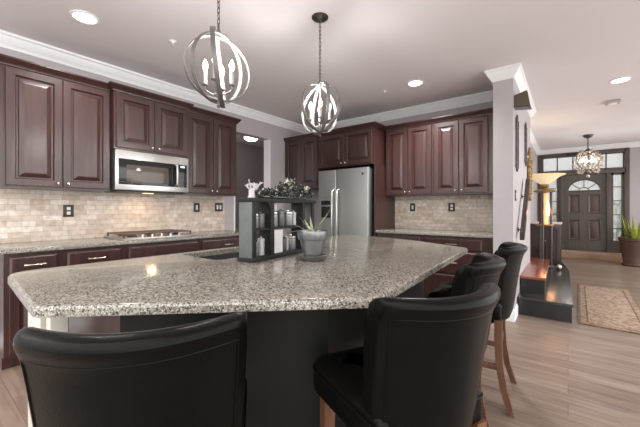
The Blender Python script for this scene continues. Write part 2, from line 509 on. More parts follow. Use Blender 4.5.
# left wall with the doorway
OP0, OP1, OPZ = 2.97, 3.70, 2.36
b = MB(); b.box(XL - 0.13, XL, -2.2, OP0, 0, ZC); b.box(XL - 0.13, XL, OP0, OP1, OPZ, ZC); b.box(XL - 0.13, XL, OP1, YB, 0, ZC)
structure(b.build('wall_left', WALL))
structure(MB().box(XL - 0.13, XC1, YB, YB + 0.15, 0, ZC).build('wall_back', WALL))
b = MB(); b.box(XC0, XC1, YC, YB, 0, ZC)
structure(b.build('wall_column', WALL))
b = MB(); b.box(XC0, XC1, YB + 0.15, YJ, 0, ZC); b.box(XC0 - 0.2, XH, YJ, YF, 0, ZC)
structure(b.build('wall_hall', WALL))
b = MB(); b.box(XR, XR + 0.13, 6.2, 7.1, 0, ZC); b.box(XR, XR + 0.13, 9.5, YF, 0, ZC); b.box(XR, XR + 0.13, 7.1, 9.5, 0, 0.45); b.box(XR, XR + 0.13, 7.1, 9.5, 2.3, ZC)
structure(b.build('wall_right', WALL))
b = MB(); b.box(XR - 0.02, XR + 0.02, 7.1, 9.5, 0.40, 0.45); b.box(XR - 0.02, XR + 0.02, 7.1, 9.5, 2.3, 2.36)
for y in (7.07, 8.27, 9.47): b.box(XR - 0.02, XR + 0.1, y, y + 0.06, 0.40, 2.36)
b.box(XR + 0.03, XR + 0.07, 7.1, 9.5, 1.36, 1.40)
structure(b.build('window_4', WHITE))
l = lamp('window_daylight', 'AREA', (XR + 0.45, 8.3, 1.5), 30, (1.0, 0.99, 0.98), None, 2.2)
l.rotation_euler = (0, PI / 2, 0)
# passage beyond the doorway
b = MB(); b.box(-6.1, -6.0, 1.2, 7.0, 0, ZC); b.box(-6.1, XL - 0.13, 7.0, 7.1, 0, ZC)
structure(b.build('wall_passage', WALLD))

# front wall with an opening for door, sidelights and transom
EX0, EX1, EZ0, EZ1 = -0.56, 1.06, 0.16, 2.56
b = MB(); b.box(XH - 0.2, EX0, YF, YF + 0.2, 0, ZC); b.box(EX1, XR + 0.13, YF, YF + 0.2, 0, ZC)
b.box(EX0, EX1, YF, YF + 0.2, EZ1, ZC); b.box(EX0, EX1, YF, YF + 0.2, 0, EZ0)
structure(b.build('wall_front', WALL))

# crown moulding round the kitchen, the column and the hall
prof = [(0, ZC - 0.122), (0.012, ZC - 0.122), (0.016, ZC - 0.104), (0.028, ZC - 0.092), (0.052, ZC - 0.05), (0.060, ZC - 0.03), (0.075, ZC - 0.022), (0.075, ZC - 0.001), (0, ZC - 0.001)]
path = [(XL, -2.0), (XL, YB), (XC0, YB), (XC0, YC), (XC1, YC), (XC1, YJ), (XH, YJ), (XH, YF), (XR, YF)]
structure(MB().sweep(path, prof).build('trim_crown', WHITE))
prof = [(0, 0), (0.016, 0), (0.016, 0.10), (0.008, 0.125), (0, 0.125)]
structure(MB().sweep([(XC0, YC), (XC1, YC), (XC1, YC + 0.29)], prof).build('baseboard_column', WHITE))
structure(MB().sweep([(XL, -2.0), (XL, 0.43)], prof).build('baseboard_left', WHITE))
structure(MB().sweep([(1.09, YF), (XR, YF)], prof).build('baseboard_front', WHITE))
# casing of the doorway
b = MB(); b.box(XL - 0.135, XL + 0.004, OP1 - 0.02, OP1 + 0.002, 0, OPZ); b.box(XL - 0.135, XL + 0.004, OP0 - 0.002, OP0 + 0.02, 0, OPZ)
structure(b.build('trim_doorway', WHITE))

# ------------------------------------------------------------------ entrance: frame, door, sidelights, transom
YD = YF + 0.06
t = structure(thing('trim_entry', 'dark wood frame around the front door', 'door frame', (0.25, YF, EZ0)))
del t['category']; del t['label']
def bar(x0, x1, z0, z1): return MB().box(x0, x1, YF - 0.035, YF + 0.12, z0, z1, 0.006).build('frame_bar', DOORM, t)
bar(EX0 - 0.06, EX0 + 0.03, EZ0, EZ1 + 0.06); bar(EX1 - 0.03, EX1 + 0.06, EZ0, EZ1 + 0.06)
bar(EX0, EX1, EZ1 - 0.02, EZ1 + 0.06); bar(EX0, EX1, 2.06, 2.17)
bar(-0.16, -0.10, EZ0, 2.08); bar(0.72, 0.80, EZ0, 2.08)

def window(name, x0, x1, z0, z1, cols, rows, fr=0.035):
    w = structure(MB().box(x0 + fr, x1 - fr, YD - 0.003, YD + 0.003, z0 + fr, z1 - fr).build(name, GLASS))
    f = MB()
    f.box(x0, x0 + fr, YD - 0.03, YD + 0.03, z0, z1); f.box(x1 - fr, x1, YD - 0.03, YD + 0.03, z0, z1)
    f.box(x0, x1, YD - 0.03, YD + 0.03, z0, z0 + fr); f.box(x0, x1, YD - 0.03, YD + 0.03, z1 - fr, z1)
    f.build('sash', DOORM, w)
    g = MB()
    for i in range(1, cols):
        x = x0 + (x1 - x0) * i / cols; g.box(x - 0.012, x + 0.012, YD - 0.018, YD + 0.018, z0, z1)
    for i in range(1, rows):
        z = z0 + (z1 - z0) * i / rows; g.box(x0, x1, YD - 0.014, YD + 0.014, z - 0.01, z + 0.01)
    g.build('muntins', DOORM, w)
    return w
window('window_1', EX0 + 0.03, EX1 - 0.03, 2.17, EZ1 - 0.02, 5, 1, 0.02)
window('window_2', EX0 + 0.03, -0.16, 0.42, 2.06, 1, 5, 0.075)
window('window_3', 0.80, EX1 - 0.03, 0.42, 2.06, 1, 5, 0.045)
b = MB(); b.box(EX0 + 0.03, -0.16, YD - 0.03, YD + 0.03, EZ0, 0.42); b.box(0.80, EX1 - 0.03, YD - 0.03, YD + 0.03, EZ0, 0.42)
b.build('bottom_panel', DOORM, t)

# door slab with a fan opening, panels and hardware
DX0, DX1, DZ0, DZ1 = -0.10, 0.72, EZ0 + 0.012, 2.06
FX, FZ, FW, FH = 0.31, 1.66, 0.31, 0.27
fan = [(FX + FW * math.cos(PI * k / 20), FZ + FH * math.sin(PI * k / 20)) for k in range(21)]
b = MB()
for y in (YD - 0.022, YD + 0.022):                                     # front and back skins around the fan opening
    pts = [(DX0, DZ0), (DX1, DZ0), (DX1, DZ1), (DX0, DZ1)]
    o = [b.v(x, y, z) for x, z in pts]; f = [b.v(x, y, z) for x, z in fan]
    es = []
    for L in (o, f):
        for i in range(len(L)): es.append(b.bm.edges.new((L[i], L[(i + 1) % len(L)])))
    bmesh.ops.triangle_fill(b.bm, use_beauty=True, edges=es)
    if y < YD: o0, f0 = o, f
for L0, L1 in ((o0, o), (f0, f)):
    for i in range(len(L0)): b.face([L0[i], L0[(i + 1) % len(L0)], L1[(i + 1) % len(L0)], L1[i]])
d = structure(b.build('door_1', DOORM, smooth=False))
g = MB(); R = [[(x, y, z) for x, z in fan] for y in (YD - 0.004, YD + 0.004)]; g.loops(R); fg = g.build('fan_window', GLASS, d)
g = MB()
g.tube([(x, YD - 0.022, z) for x, z in fan] + [(fan[0][0], YD - 0.022, FZ)], 0.014, 6)
for a in (40, 90, 140):
    a = math.radians(a); g.cyl((FX + 0.09 * math.cos(a), YD - 0.018, FZ + 0.07 * math.sin(a)), (FX + FW * math.cos(a), YD - 0.018, FZ + FH * math.sin(a)), 0.009, 6)
g.tube([(FX + 0.10 * math.cos(PI * k / 10), YD - 0.018, FZ + 0.08 * math.sin(PI * k / 10)) for k in range(11)], 0.009, 6)
g.build('fan_muntins', DOORM, fg)
for x0, x1 in ((0.0, 0.235), (0.385, 0.62)):
    for z0, z1 in ((1.10, 1.57), (0.44, 0.95)):
        MB().panel((x0, YD - 0.022, z0), (1, 0, 0), (0, -1, 0), x1 - x0, z1 - z0, [(0, 0), (0, 0.012), (0.012, 0.016), (0.03, 0.004), (0.045, 0.004), (0.075, 0.014)]).build('door_panel', DOORP, d)
g = MB(); g.cyl((0.665, YD - 0.022, 1.12), (0.665, YD - 0.06, 1.12), 0.03, 16); g.build('deadbolt', IRON, d)
g = MB(); g.cyl((0.665, YD - 0.022, 0.98), (0.665, YD - 0.07, 0.98), 0.015, 10); g.box(0.56, 0.69, YD - 0.085, YD - 0.065, 0.968, 0.992, 0.005); g.build('door_handle', IRON, d)

tag(MB().box(-0.60, 1.0, YF - 0.16, YF - 0.036, 0, EZ0 + 0.03, 0.008).build('threshold_step', TANWOOD), 'tan wooden threshold step across the foot of the dark front door', 'step')
tag(MB().box(-0.04, 0.16, YF - 0.065, YF - 0.0355, EZ1 - 0.03, EZ1 + 0.045, 0.006).build('wall_plaque', BLACK), 'small dark plaque on the frame above the front door transom, left of the chandelier', 'plaque')
# shrubs outside
for i, (x, y, s, lab) in enumerate(((1.05, 12.2, 0.55, 'green garden shrub outside, seen through the right sidelight'), (-0.5, 12.4, 0.5, 'green garden shrub outside, seen through the left sidelight'))):
    g = MB()
    for k in range(420):
        a, bb = random.uniform(0, 2 * PI), math.acos(random.uniform(-0.4, 1)); r = s * random.uniform(0.7, 1.0)
        c = Vector((x + r * math.sin(bb) * math.cos(a), y + r * math.sin(bb) * math.sin(a), 0.65 + r * 1.35 * math.cos(bb)))
        d1 = Vector((random.uniform(-1, 1), random.uniform(-1, 1), random.uniform(-1, 1))).normalized() * 0.06
        d2 = d1.cross(Vector((0.3, 0.2, 1))).normalized() * 0.03
        g.face([g.v(*(c - d1)), g.v(*(c + d2)), g.v(*(c + d1)), g.v(*(c - d2))])
    sh = thing('garden_shrub', lab, 'shrub', (x, y, 0))
    g.build('foliage', SHRUB, sh)
    g = MB()
    for k in range(5):
        a = 2 * PI * k / 5; g.tube([(x, y, -0.1), (x + 0.12 * math.cos(a), y + 0.12 * math.sin(a), 0.5), (x + 0.25 * math.cos(a), y + 0.25 * math.sin(a), 0.9)], [0.03, 0.02, 0.01], 6)
    g.build('stems', BROWNBOX, sh)
structure(MB().box(-3, 4, YF + 0.25, 16, -0.12, -0.02).build('floor_porch', plain('pale paving', (0.45, 0.44, 0.42), 0.8)))

# ------------------------------------------------------------------ cabinets
X3, Y3 = Vector((1, 0, 0)), Vector((0, 1, 0))
DOOR_RINGS = [(0, 0), (0, 0.017), (0.003, 0.02), (0.054, 0.02), (0.058, 0.010), (0.062, 0.003), (0.073, 0.003), (0.078, 0.009), (0.104, 0.018), (0.108, 0.019)]
DRAWER_RINGS = [(0, 0), (0, 0.013), (0.004, 0.016), (0.014, 0.020), (0.018, 0.020)]

def cabinet(name, label, cat, O, u, n, w, depth, z0, z1, fronts, crown=None, toe=False, group=None, mat=None):
    """O = front left foot of the face plane (seen from the front), fronts = (kind, a0, a1, c0, c1, pull)"""
    mat = mat or CHERRY
    O = Vector((O[0], O[1], 0)); u = Vector(u); n = Vector(n)
    c = O + u * (w / 2) - n * (depth / 2)
    t = thing(name, label, cat, (c.x, c.y, z0), 0, group)
    def P(a, bb, z): q = O + u * a + n * bb; return (q.x, q.y, z)
    def obox(m, a0, a1, b0, b1, c0, c1, bev=0):
        p, q = P(a0, b0, c0), P(a1, b1, c1); m.box(p[0], q[0], p[1], q[1], p[2], q[2], bev)
    m = MB()
    if toe:
        obox(m, 0, w, -depth, 0, z0 + 0.10, z1); obox(m, 0.0, w, -depth, -0.07, z0, z0 + 0.10)
    else: obox(m, 0, w, -depth, 0, z0, z1)
    m.build('cabinet_body', mat, t, smooth=False)
    for kind, a0, a1, c0, c1, pull in fronts:
        f = MB().panel(P(a0, 0.001, c0), u, n, a1 - a0, c1 - c0, DOOR_RINGS if kind == 'door' else DRAWER_RINGS).build('door' if kind == 'door' else 'drawer_front', mat, t, smooth=False)
        if pull is None: continue
        if kind == 'door':
            a, z = pull
            k = MB(); k.cyl(P(a, 0.02, z), P(a, 0.04, z), 0.006, 8); k.ball(P(a, 0.046, z), 0.015, 12); k.build('knob', NICKEL, f)
        else:
            a, z = (a0 + a1) / 2, (c0 + c1) / 2
            k = MB(); k.tube([P(a - 0.062, 0.018, z), P(a - 0.06, 0.04, z), P(a - 0.03, 0.052, z), P(a, 0.055, z), P(a + 0.03, 0.052, z), P(a + 0.06, 0.04, z), P(a + 0.062, 0.018, z)], [0.007, 0.008, 0.006, 0.0055, 0.006, 0.008, 0.007], 8)
            k.build('pull_handle', NICKEL, f)
    if crown:
        pr = [(-0.01, z1), (0.014, z1), (0.016, z1 + 0.012), (0.028, z1 + 0.024), (0.044, z1 + 0.046), (0.048, z1 + 0.05), (0.048, z1 + 0.063), (-0.01, z1 + 0.063)]
        l, r = crown
        pts = ([P(0, -depth + 0.0, 0)] if l else []) + [P(0, 0, 0), P(w, 0, 0)] + ([P(w, -depth + 0.0, 0)] if r else [])
        m = MB().sweep(pts, pr)
        obox(m, 0.0, w, -depth, 0.0, z1 + 0.05, z1 + 0.062)
        m.build('crown_moulding', CHERRY_D, t)
    return t

def two_doors(w, z0, z1, low=True, marg=0.02):
    mid = w / 2; zk = z0 + 0.05 if low else z1 - 0.05
    return [('door', marg, mid - 0.004, z0 + 0.018, z1 - 0.018, (mid - 0.035, zk)), ('door', mid + 0.004, w - marg, z0 + 0.018, z1 - 0.018, (mid + 0.035, zk))]

ZU0, ZU1 = 1.385, 2.368
GL = 'cherry wall cabinets along the left wall'
GBk = 'cherry wall cabinets along the back wall'
# left wall, uppers
XU = XL + 0.33
fr = two_doors(0.78, ZU0, ZU1)
fr = [('door', 0.055, 0.415, ZU0 + 0.018, ZU1 - 0.012, (0.385, ZU0 + 0.05)), ('door', 0.423, 0.787, ZU0 + 0.018, ZU1 - 0.012, (0.455, ZU0 + 0.05))]
cabinet('wall_cabinet', 'dark cherry double wall cabinet at the far left, left of the microwave', 'cabinet', (XU, 0.44), Y3, X3, 0.80, 0.33, ZU0, ZU1, fr, (0, 1), group=GL)
XM = XL + 0.40
cabinet('wall_cabinet', 'short cherry double cabinet directly above the microwave', 'cabinet', (XM, 1.245), Y3, X3, 0.77, 0.40, 1.80, ZU1, two_doors(0.77, 1.80, ZU1), (1, 1), group=GL)
cabinet('wall_cabinet', 'tall narrow cherry double cabinet between microwave and doorway', 'cabinet', (XU, 2.02), Y3, X3, 0.74, 0.33, ZU0, ZU1, two_doors(0.74, ZU0, ZU1), (0, 1), group=GL)
# back wall, uppers
YE = 4.05
cabinet('wall_cabinet', 'cherry double cabinet in the back corner, left of the refrigerator', 'cabinet', (-3.895, YE), X3, -Y3, 0.735, 0.645, 1.56, ZU1, two_doors(0.735, 1.56, ZU1, marg=0.03), (0, 0), group=GBk)
cabinet('wall_cabinet', 'short cherry double cabinet above the grey refrigerator', 'cabinet', (-3.155, YE), X3, -Y3, 0.985, 0.645, 1.85, ZU1, two_doors(0.985, 1.85, ZU1), (0, 1), group=GBk)
YU = YB - 0.33
w1 = 0.70
cabinet('wall_cabinet', 'cherry double wall cabinet right beside the refrigerator panel', 'cabinet', (-2.145, YU), X3, -Y3, w1, 0.33, 1.40, ZU1, two_doors(w1, 1.40, ZU1), (0, 0), group=GBk)
cabinet('wall_cabinet', 'cherry double wall cabinet against the column, above a dark wall outlet', 'cabinet', (-1.44, YU), X3, -Y3, 0.775, 0.33, 1.40, ZU1,
        [('door', 0.02, 0.325, 1.418, ZU1 - 0.018, (0.29, 1.45)), ('door', 0.333, 0.665, 1.418, ZU1 - 0.018, (0.37, 1.45))], (0, 0), group=GBk)
tag(MB().box(-2.165, -2.147, YE, YB - 0.002, 0.0, 1.845).build('side_panel', CHERRY, smooth=False), 'tall dark cherry panel along the right side of the refrigerator', 'panel')

# left wall, bases
ZCT = 0.914; ZCB = 0.880
XB = XL + 0.61
GLB = 'cherry base cabinets along the left wall'
def base_fronts(w, drawer=True, pull=True):
    fs = [('drawer', 0.03, w - 0.03, 0.715, 0.85, True if pull else None)]
    m = w / 2
    if w < 0.42: fs.append(('door', 0.03, w - 0.03, 0.13, 0.69, (w - 0.07, 0.63)))
    else: fs += [('door', 0.03, m - 0.004, 0.13, 0.69, (m - 0.04, 0.63)), ('door', m + 0.004, w - 0.03, 0.13, 0.69, (m + 0.04, 0.63))]
    return fs
def lbase(y0, y1, lab, pull=True):
    cabinet('base_cabinet', lab, 'cabinet', (XB, y0), Y3, X3, y1 - y0, 0.60, 0, ZCB, base_fronts(y1 - y0, True, pull), toe=True, group=GLB)
lbase(0.445, 0.79, 'narrow cherry base cabinet at the far left end of the left counter')
lbase(0.792, 1.262, 'cherry base cabinet with a pull, left of the cooktop')
lbase(1.264, 2.03, 'wide cherry base cabinet below the cooktop, drawer front without a pull', False)
lbase(2.032, 2.78, 'cherry base cabinet right of the cooktop, partly behind the spice rack')
# back wall, bases
YBF = YB - 0.61
GBB = 'cherry base cabinets along the back wall'
cabinet('base_cabinet', 'cherry base cabinet beside the refrigerator panel, below the single switch', 'cabinet', (-2.145, YBF), X3, -Y3, 0.655, 0.60, 0, ZCB, base_fronts(0.655), toe=True, group=GBB)
cabinet('base_cabinet', 'cherry drawer cabinet at the right end of the back counter, next to the column', 'cabinet', (-1.488, YBF), X3, -Y3, 0.823, 0.60, 0, ZCB,
        [('drawer', 0.03, 0.70, 0.715, 0.85, True), ('drawer', 0.03, 0.70, 0.43, 0.69, True), ('drawer', 0.03, 0.70, 0.13, 0.405, True)], toe=True, group=GBB)

# counters and backsplashes
poly = [(XL + 0.012, 0.41), (XL + 0.65, 0.41), (XL + 0.65, 2.80), (XL + 0.012, 2.80)]
tag(MB().prism(poly, ZCB, ZCT, 0.012).build('countertop', GRANITE), 'long speckled granite counter along the left wall with the cooktop', 'countertop')
poly = [(-2.144, YB - 0.65), (XC0 - 0.002, YB - 0.65), (XC0 - 0.002, YB - 0.012), (-2.144, YB - 0.012)]
tag(MB().prism(poly, ZCB, ZCT, 0.012).build('countertop', GRANITE), 'short speckled granite counter on the back wall between refrigerator and column', 'countertop')
tag(MB().box(XL + 0.001, XL + 0.011, 0.30, 2.80, ZCB, 1.42).build('tile_backsplash', TILE), 'beige stone tile backsplash on the left wall behind the cooktop', 'backsplash')
tag(MB().box(-2.144, XC0 - 0.002, YB - 0.011, YB - 0.001, ZCB, 1.43).build('tile_backsplash', TILE), 'beige stone tile backsplash on the back wall right of the refrigerator', 'backsplash')

# wall plates
def plate(label, cat, c, n, w, kind):
    n = Vector(n); u = Vector((-n.y, n.x, 0)) if abs(n.x) > 0.5 else Vector((1, 0, 0))
    c = Vector(c); t = thing('wall_outlet' if kind == 'outlet' else 'light_switch', label, cat, tuple(c))
    def bx(name, a, z, hw, hz, d0, d1, mat, par, bev=0.002):
        p = c + u * (a - hw) + n * d0; q = c + u * (a + hw) + n * d1
        return MB().box(p.x, q.x, p.y, q.y, c.z + z - hz, c.z + z + hz, bev).build(name, mat, par)
    bx('cover_plate', 0, 0, w / 2, 0.06, 0.0, 0.007, PLATE, t)
    for g in range(1 if w < 0.1 else 2):
        a = 0 if w < 0.1 else (-0.024 + 0.048 * g)
        if kind == 'outlet':
            for z in (-0.022, 0.022): bx('socket', a, z, 0.015, 0.015, 0.006, 0.010, IVORY, t)
        else: bx('rocker', a, 0, 0.013, 0.03, 0.006, 0.011, IVORY, t)
    return t
xs = XL + 0.012
plate('dark bronze outlet plate on the tile left of the cooktop', 'outlet', (xs, 0.985, 1.192), (1, 0, 0), 0.085, 'outlet')
plate('dark single switch plate on left wall tile, right of the cooktop', 'switch', (xs, 2.36, 1.23), (1, 0, 0), 0.085, 'switch')
plate('dark double switch plate on left wall tile nearest the doorway', 'switch', (xs, 2.70, 1.235), (1, 0, 0), 0.125, 'switch')
ys = YB - 0.012
plate('dark single switch plate on the back wall tile beside the refrigerator panel', 'switch', (-1.855, ys, 1.235), (0, -1, 0), 0.08, 'switch')
plate('dark outlet plate on the back wall tile near the column', 'outlet', (-1.29, ys, 1.235), (0, -1, 0), 0.09, 'outlet')

# ------------------------------------------------------------------ microwave
mw = thing('microwave', 'stainless steel microwave under the cabinet on the left wall', 'microwave', (XL + 0.2, 1.63, 1.385))
y0, y1, z0, z1 = 1.25, 2.012, 1.40, 1.795
MB().box(XL + 0.0125, XM - 0.02, y0 + 0.003, y1 - 0.003, z0, z1, 0.004).build('housing', SLATE_D, mw)
MB().box(XM - 0.02, XM + 0.02, y0, y1, z0, z1, 0.006).build('front_panel', STEEL, mw)
dg = MB().box(XM + 0.019, XM + 0.024, y0 + 0.03, y1 - 0.13, z0 + 0.055, z1 - 0.085, 0.002).build('door_glass', BLACKGLASS, mw)
MB().box(XM + 0.023, XM + 0.026, y0 + 0.10, y1 - 0.24, z0 + 0.085, z1 - 0.14, 0.001).build('window', WINDOWDIM, dg)
cp = MB().box(XM + 0.019, XM + 0.024, y1 - 0.122, y1 - 0.025, z0 + 0.055, z1 - 0.085, 0.002).build('control_panel', BLACKGLASS, mw)
g = MB()
for i in range(5):
    for j in range(3): g.box(XM + 0.023, XM + 0.0255, y1 - 0.108 + 0.027 * j, y1 - 0.09 + 0.027 * j, z0 + 0.075 + 0.03 * i, z0 + 0.088 + 0.03 * i)
g.build('buttons', PLATE, cp)
MB().box(XM + 0.023, XM + 0.0255, y1 - 0.10, y1 - 0.05, z1 - 0.118, z1 - 0.098).build('display', glow('clock display', (0.5, 0.75, 0.8), 0.9), cp)
MB().tube([(XM + 0.02, y1 - 0.155, z0 + 0.07), (XM + 0.055, y1 - 0.155, z0 + 0.085), (XM + 0.062, y1 - 0.155, (z0 + z1) / 2), (XM + 0.055, y1 - 0.155, z1 - 0.105), (XM + 0.02, y1 - 0.155, z1 - 0.09)], 0.011, 10).build('door_handle', STEEL, mw)
MB().cyl((XM + 0.019, 1.61, z1 - 0.042), (XM + 0.023, 1.61, z1 - 0.042), 0.014, 16).build('round_badge', SLATE, mw)
MB().box(XL + 0.05, XM - 0.01, y0 + 0.03, y1 - 0.03, z0 - 0.018, z0 + 0.001, 0.003).build('vent_grille', BLACK, mw)
MB().box(XL + 0.24, XL + 0.28, 1.58, 1.68, z0 - 0.022, z0 - 0.017).build('cooktop_lamp', glow('cooktop lamp lens', (1.0, 0.62, 0.3), 3.0), mw)
l = lamp('cooktop_light', 'AREA', (XL + 0.27, 1.63, z0 - 0.03), 0.8, (1.0, 0.68, 0.42), mw, 0.1)

# ------------------------------------------------------------------ cooktop
ck = thing('gas_cooktop', 'stainless gas cooktop with grates on the left granite counter', 'cooktop', (XL + 0.33, 1.64, ZCT))
MB().box(XL + 0.06, XL + 0.59, 1.27, 2.02, ZCT, ZCT + 0.014, 0.005).build('steel_tray', STEEL, ck)
g0 = (1.29, 1.54, 1.755, 2.005)
for k in range(3):
    a0, a1 = g0[k] + 0.004, g0[k + 1] - 0.004
    g = MB()
    for yy in (a0, a1 - 0.014): g.box(XL + 0.08, XL + 0.50, yy, yy + 0.014, ZCT + 0.038, ZCT + 0.05, 0.002)
    for xx in (0.08, 0.18, 0.29, 0.39, 0.486): g.box(XL + xx, XL + xx + 0.014, a0, a1, ZCT + 0.04, ZCT + 0.052, 0.002)
    for xx in (0.085, 0.485):
        for yy in (a0, a1 - 0.014): g.box(XL + xx, XL + xx + 0.012, yy, yy + 0.014, ZCT + 0.012, ZCT + 0.042)
    g.build('burner_grate', plain('bronzed grate %d' % k, (0.13, 0.085, 0.06), 0.4, 0.5), ck)
for (xx, yy) in ((0.18, 1.41), (0.40, 1.41), (0.29, 1.645), (0.18, 1.88), (0.40, 1.88)):
    MB().lathe([(0.045, 0), (0.045, 0.012), (0.03, 0.018), (0.03, 0.022)], (XL + xx, yy, ZCT + 0.013), 20).build('burner', BLACK, ck)
for k in range(5):
    MB().lathe([(0.019, 0), (0.019, 0.006), (0.015, 0.008), (0.014, 0.026), (0.011, 0.028)], (XL + 0.55, 1.45 + 0.095 * k, ZCT + 0.013), 14).build('control_knob', STEEL, ck)

# ------------------------------------------------------------------ refrigerator
FX0, FX1, FY, FZT = -3.085, -2.205, 3.95, 1.80
fg = thing('refrigerator', 'grey steel side by side refrigerator against the back wall', 'refrigerator', ((FX0 + FX1) / 2, 4.3, 0))
MB().box(FX0 + 0.005, FX1 - 0.005, FY + 0.07, YB - 0.03, 0.03, FZT - 0.015, 0.006).build('case', SLATE_D, fg)
MB().box(FX0 + 0.01, FX1 - 0.01, FY + 0.05, FY + 0.12, 0.0, 0.09, 0.004).build('kick_grille', BLACK, fg)
xm = -2.745
dl = MB().box(FX0, xm - 0.004, FY, FY + 0.066, 0.10, FZT, 0.012, 3).build('freezer_door', SLATE, fg)
dr = MB().box(xm + 0.004, FX1, FY, FY + 0.066, 0.10, FZT, 0.012, 3).build('fridge_door', SLATE, fg)
for xx, dd in ((xm - 0.045, dl), (xm + 0.045, dr)):
    MB().tube([(xx, FY + 0.005, 0.72), (xx, FY - 0.05, 0.75), (xx, FY - 0.06, 1.1), (xx, FY - 0.05, 1.48), (xx, FY + 0.005, 1.51)], 0.014, 10).build('door_handle', STEEL, dd)
dsp = MB().box(FX0 + 0.045, xm - 0.085, FY - 0.006, FY + 0.004, 1.06, 1.36, 0.004).build('dispenser', STEEL, dl)
MB().box(FX0 + 0.062, xm - 0.102, FY - 0.008, FY - 0.002, 1.08, 1.25, 0.002).build('dispenser_recess', BLACK, dsp)
MB().box(FX0 + 0.062, xm - 0.102, FY - 0.009, FY - 0.004, 1.27, 1.335, 0.002).build('dispenser_display', BLACKGLASS, dsp)
MB().cyl((FX1 - 0.085, FY - 0.004, FZT - 0.09), (FX1 - 0.085, FY + 0.004, FZT - 0.09), 0.018, 18).build('round_badge', PLATE, dr)

# ------------------------------------------------------------------ island
IP = [(-2.08, 0.285), (-1.28, 0.238), (-0.505, 0.965), (-0.60, 2.63), (-1.10, 2.93), (-1.70, 3.12), (-2.08, 3.12)]
outer = round_poly(IP, [0.13, 0.05, 0.05, 0.08, 0.15, 0.1, 0.06])
SX0, SX1, SY0, SY1 = -2.0, -1.60, 1.10, 1.76
hole = round_poly([(SX0, SY0), (SX1, SY0), (SX1, SY1), (SX0, SY1)], 0.04, 4)
tag(MB().slab_hole(outer, hole, ZCB, ZCT, 0.014).build('island_countertop', GRANITE), 'large angled speckled granite island top in the middle of the kitchen', 'countertop')

isl = thing('kitchen_island', 'dark kitchen island base under the big granite top', 'island', (-1.4, 1.7, 0))
BP = [(-2.045, 0.52), (-1.40, 0.52), (-0.80, 1.09), (-0.87, 2.42), (-1.25, 2.70), (-2.045, 2.95)]
inn = inset(BP, 0.018)
for k in range(6):                                          # panels round a hollow, so that the sink hangs free inside
    q = (k + 1) % 6
    MB().prism([BP[k], BP[q], inn[q], inn[k]], 0.0, ZCB - 0.001).build('base_panel', CHERRY_D if k == 0 else BLACKPAINT, isl, smooth=False)
MB().box(-2.045, -1.815, 0.36, 0.42, 0, ZCB - 0.002, 0.004).build('corner_post', PALE, isl)
MB().box(-1.72, -1.658, 0.36, 0.42, 0, ZCB - 0.002, 0.003).build('end_strip', PALE, isl)
pr = [(0, 0), (0.012, 0), (0.012, 0.09), (0.004, 0.10), (0, 0.10)]
b = MB().sweep([BP[1], BP[2], BP[3]], pr); b.build('toe_moulding', BLACKPAINT, isl)

sk = thing('sink', 'dark undermount sink basin in the island granite beside the spice rack', 'sink', ((SX0 + SX1) / 2, (SY0 + SY1) / 2, 0.69))
so = round_poly([(SX0 - 0.012, SY0 - 0.012), (SX1 + 0.012, SY0 - 0.012), (SX1 + 0.012, SY1 + 0.012), (SX0 - 0.012, SY1 + 0.012)], 0.05, 4)
si = inset(so, 0.008)
SINKM = plain('dark composite sink', (0.045, 0.047, 0.047), 0.35, 0.3)
MB().loops([[(x, y, ZCB - 0.001) for x, y in si], [(x, y, 0.71) for x, y in inset(so, 0.02)], [(x, y, 0.70) for x, y in inset(so, 0.05)]], False, True).loops(
    [[(x, y, ZCB - 0.001) for x, y in si], [(x, y, ZCB - 0.001) for x, y in so], [(x, y, 0.70) for x, y in so], [(x, y, 0.692) for x, y in inset(so, 0.03)]], False, True).build('basin', SINKM, sk)
MB().lathe([(0.042, 0), (0.042, 0.004), (0.03, 0.005), (0.025, 0.002)], ((SX0 + SX1) / 2, (SY0 + SY1) / 2, 0.700), 20).build('drain', STEEL, sk)
bw = thing('bowl', 'white bowl standing in the island sink', 'bowl', (-1.85, 1.55, 0.70))
MB().lathe([(0.04, 0.0), (0.045, 0.012), (0.075, 0.05), (0.095, 0.105), (0.09, 0.105), (0.07, 0.052), (0.04, 0.018), (0.002, 0.016)], (-1.85, 1.55, 0.701), 26).build('bowl_body', CERAM, bw)

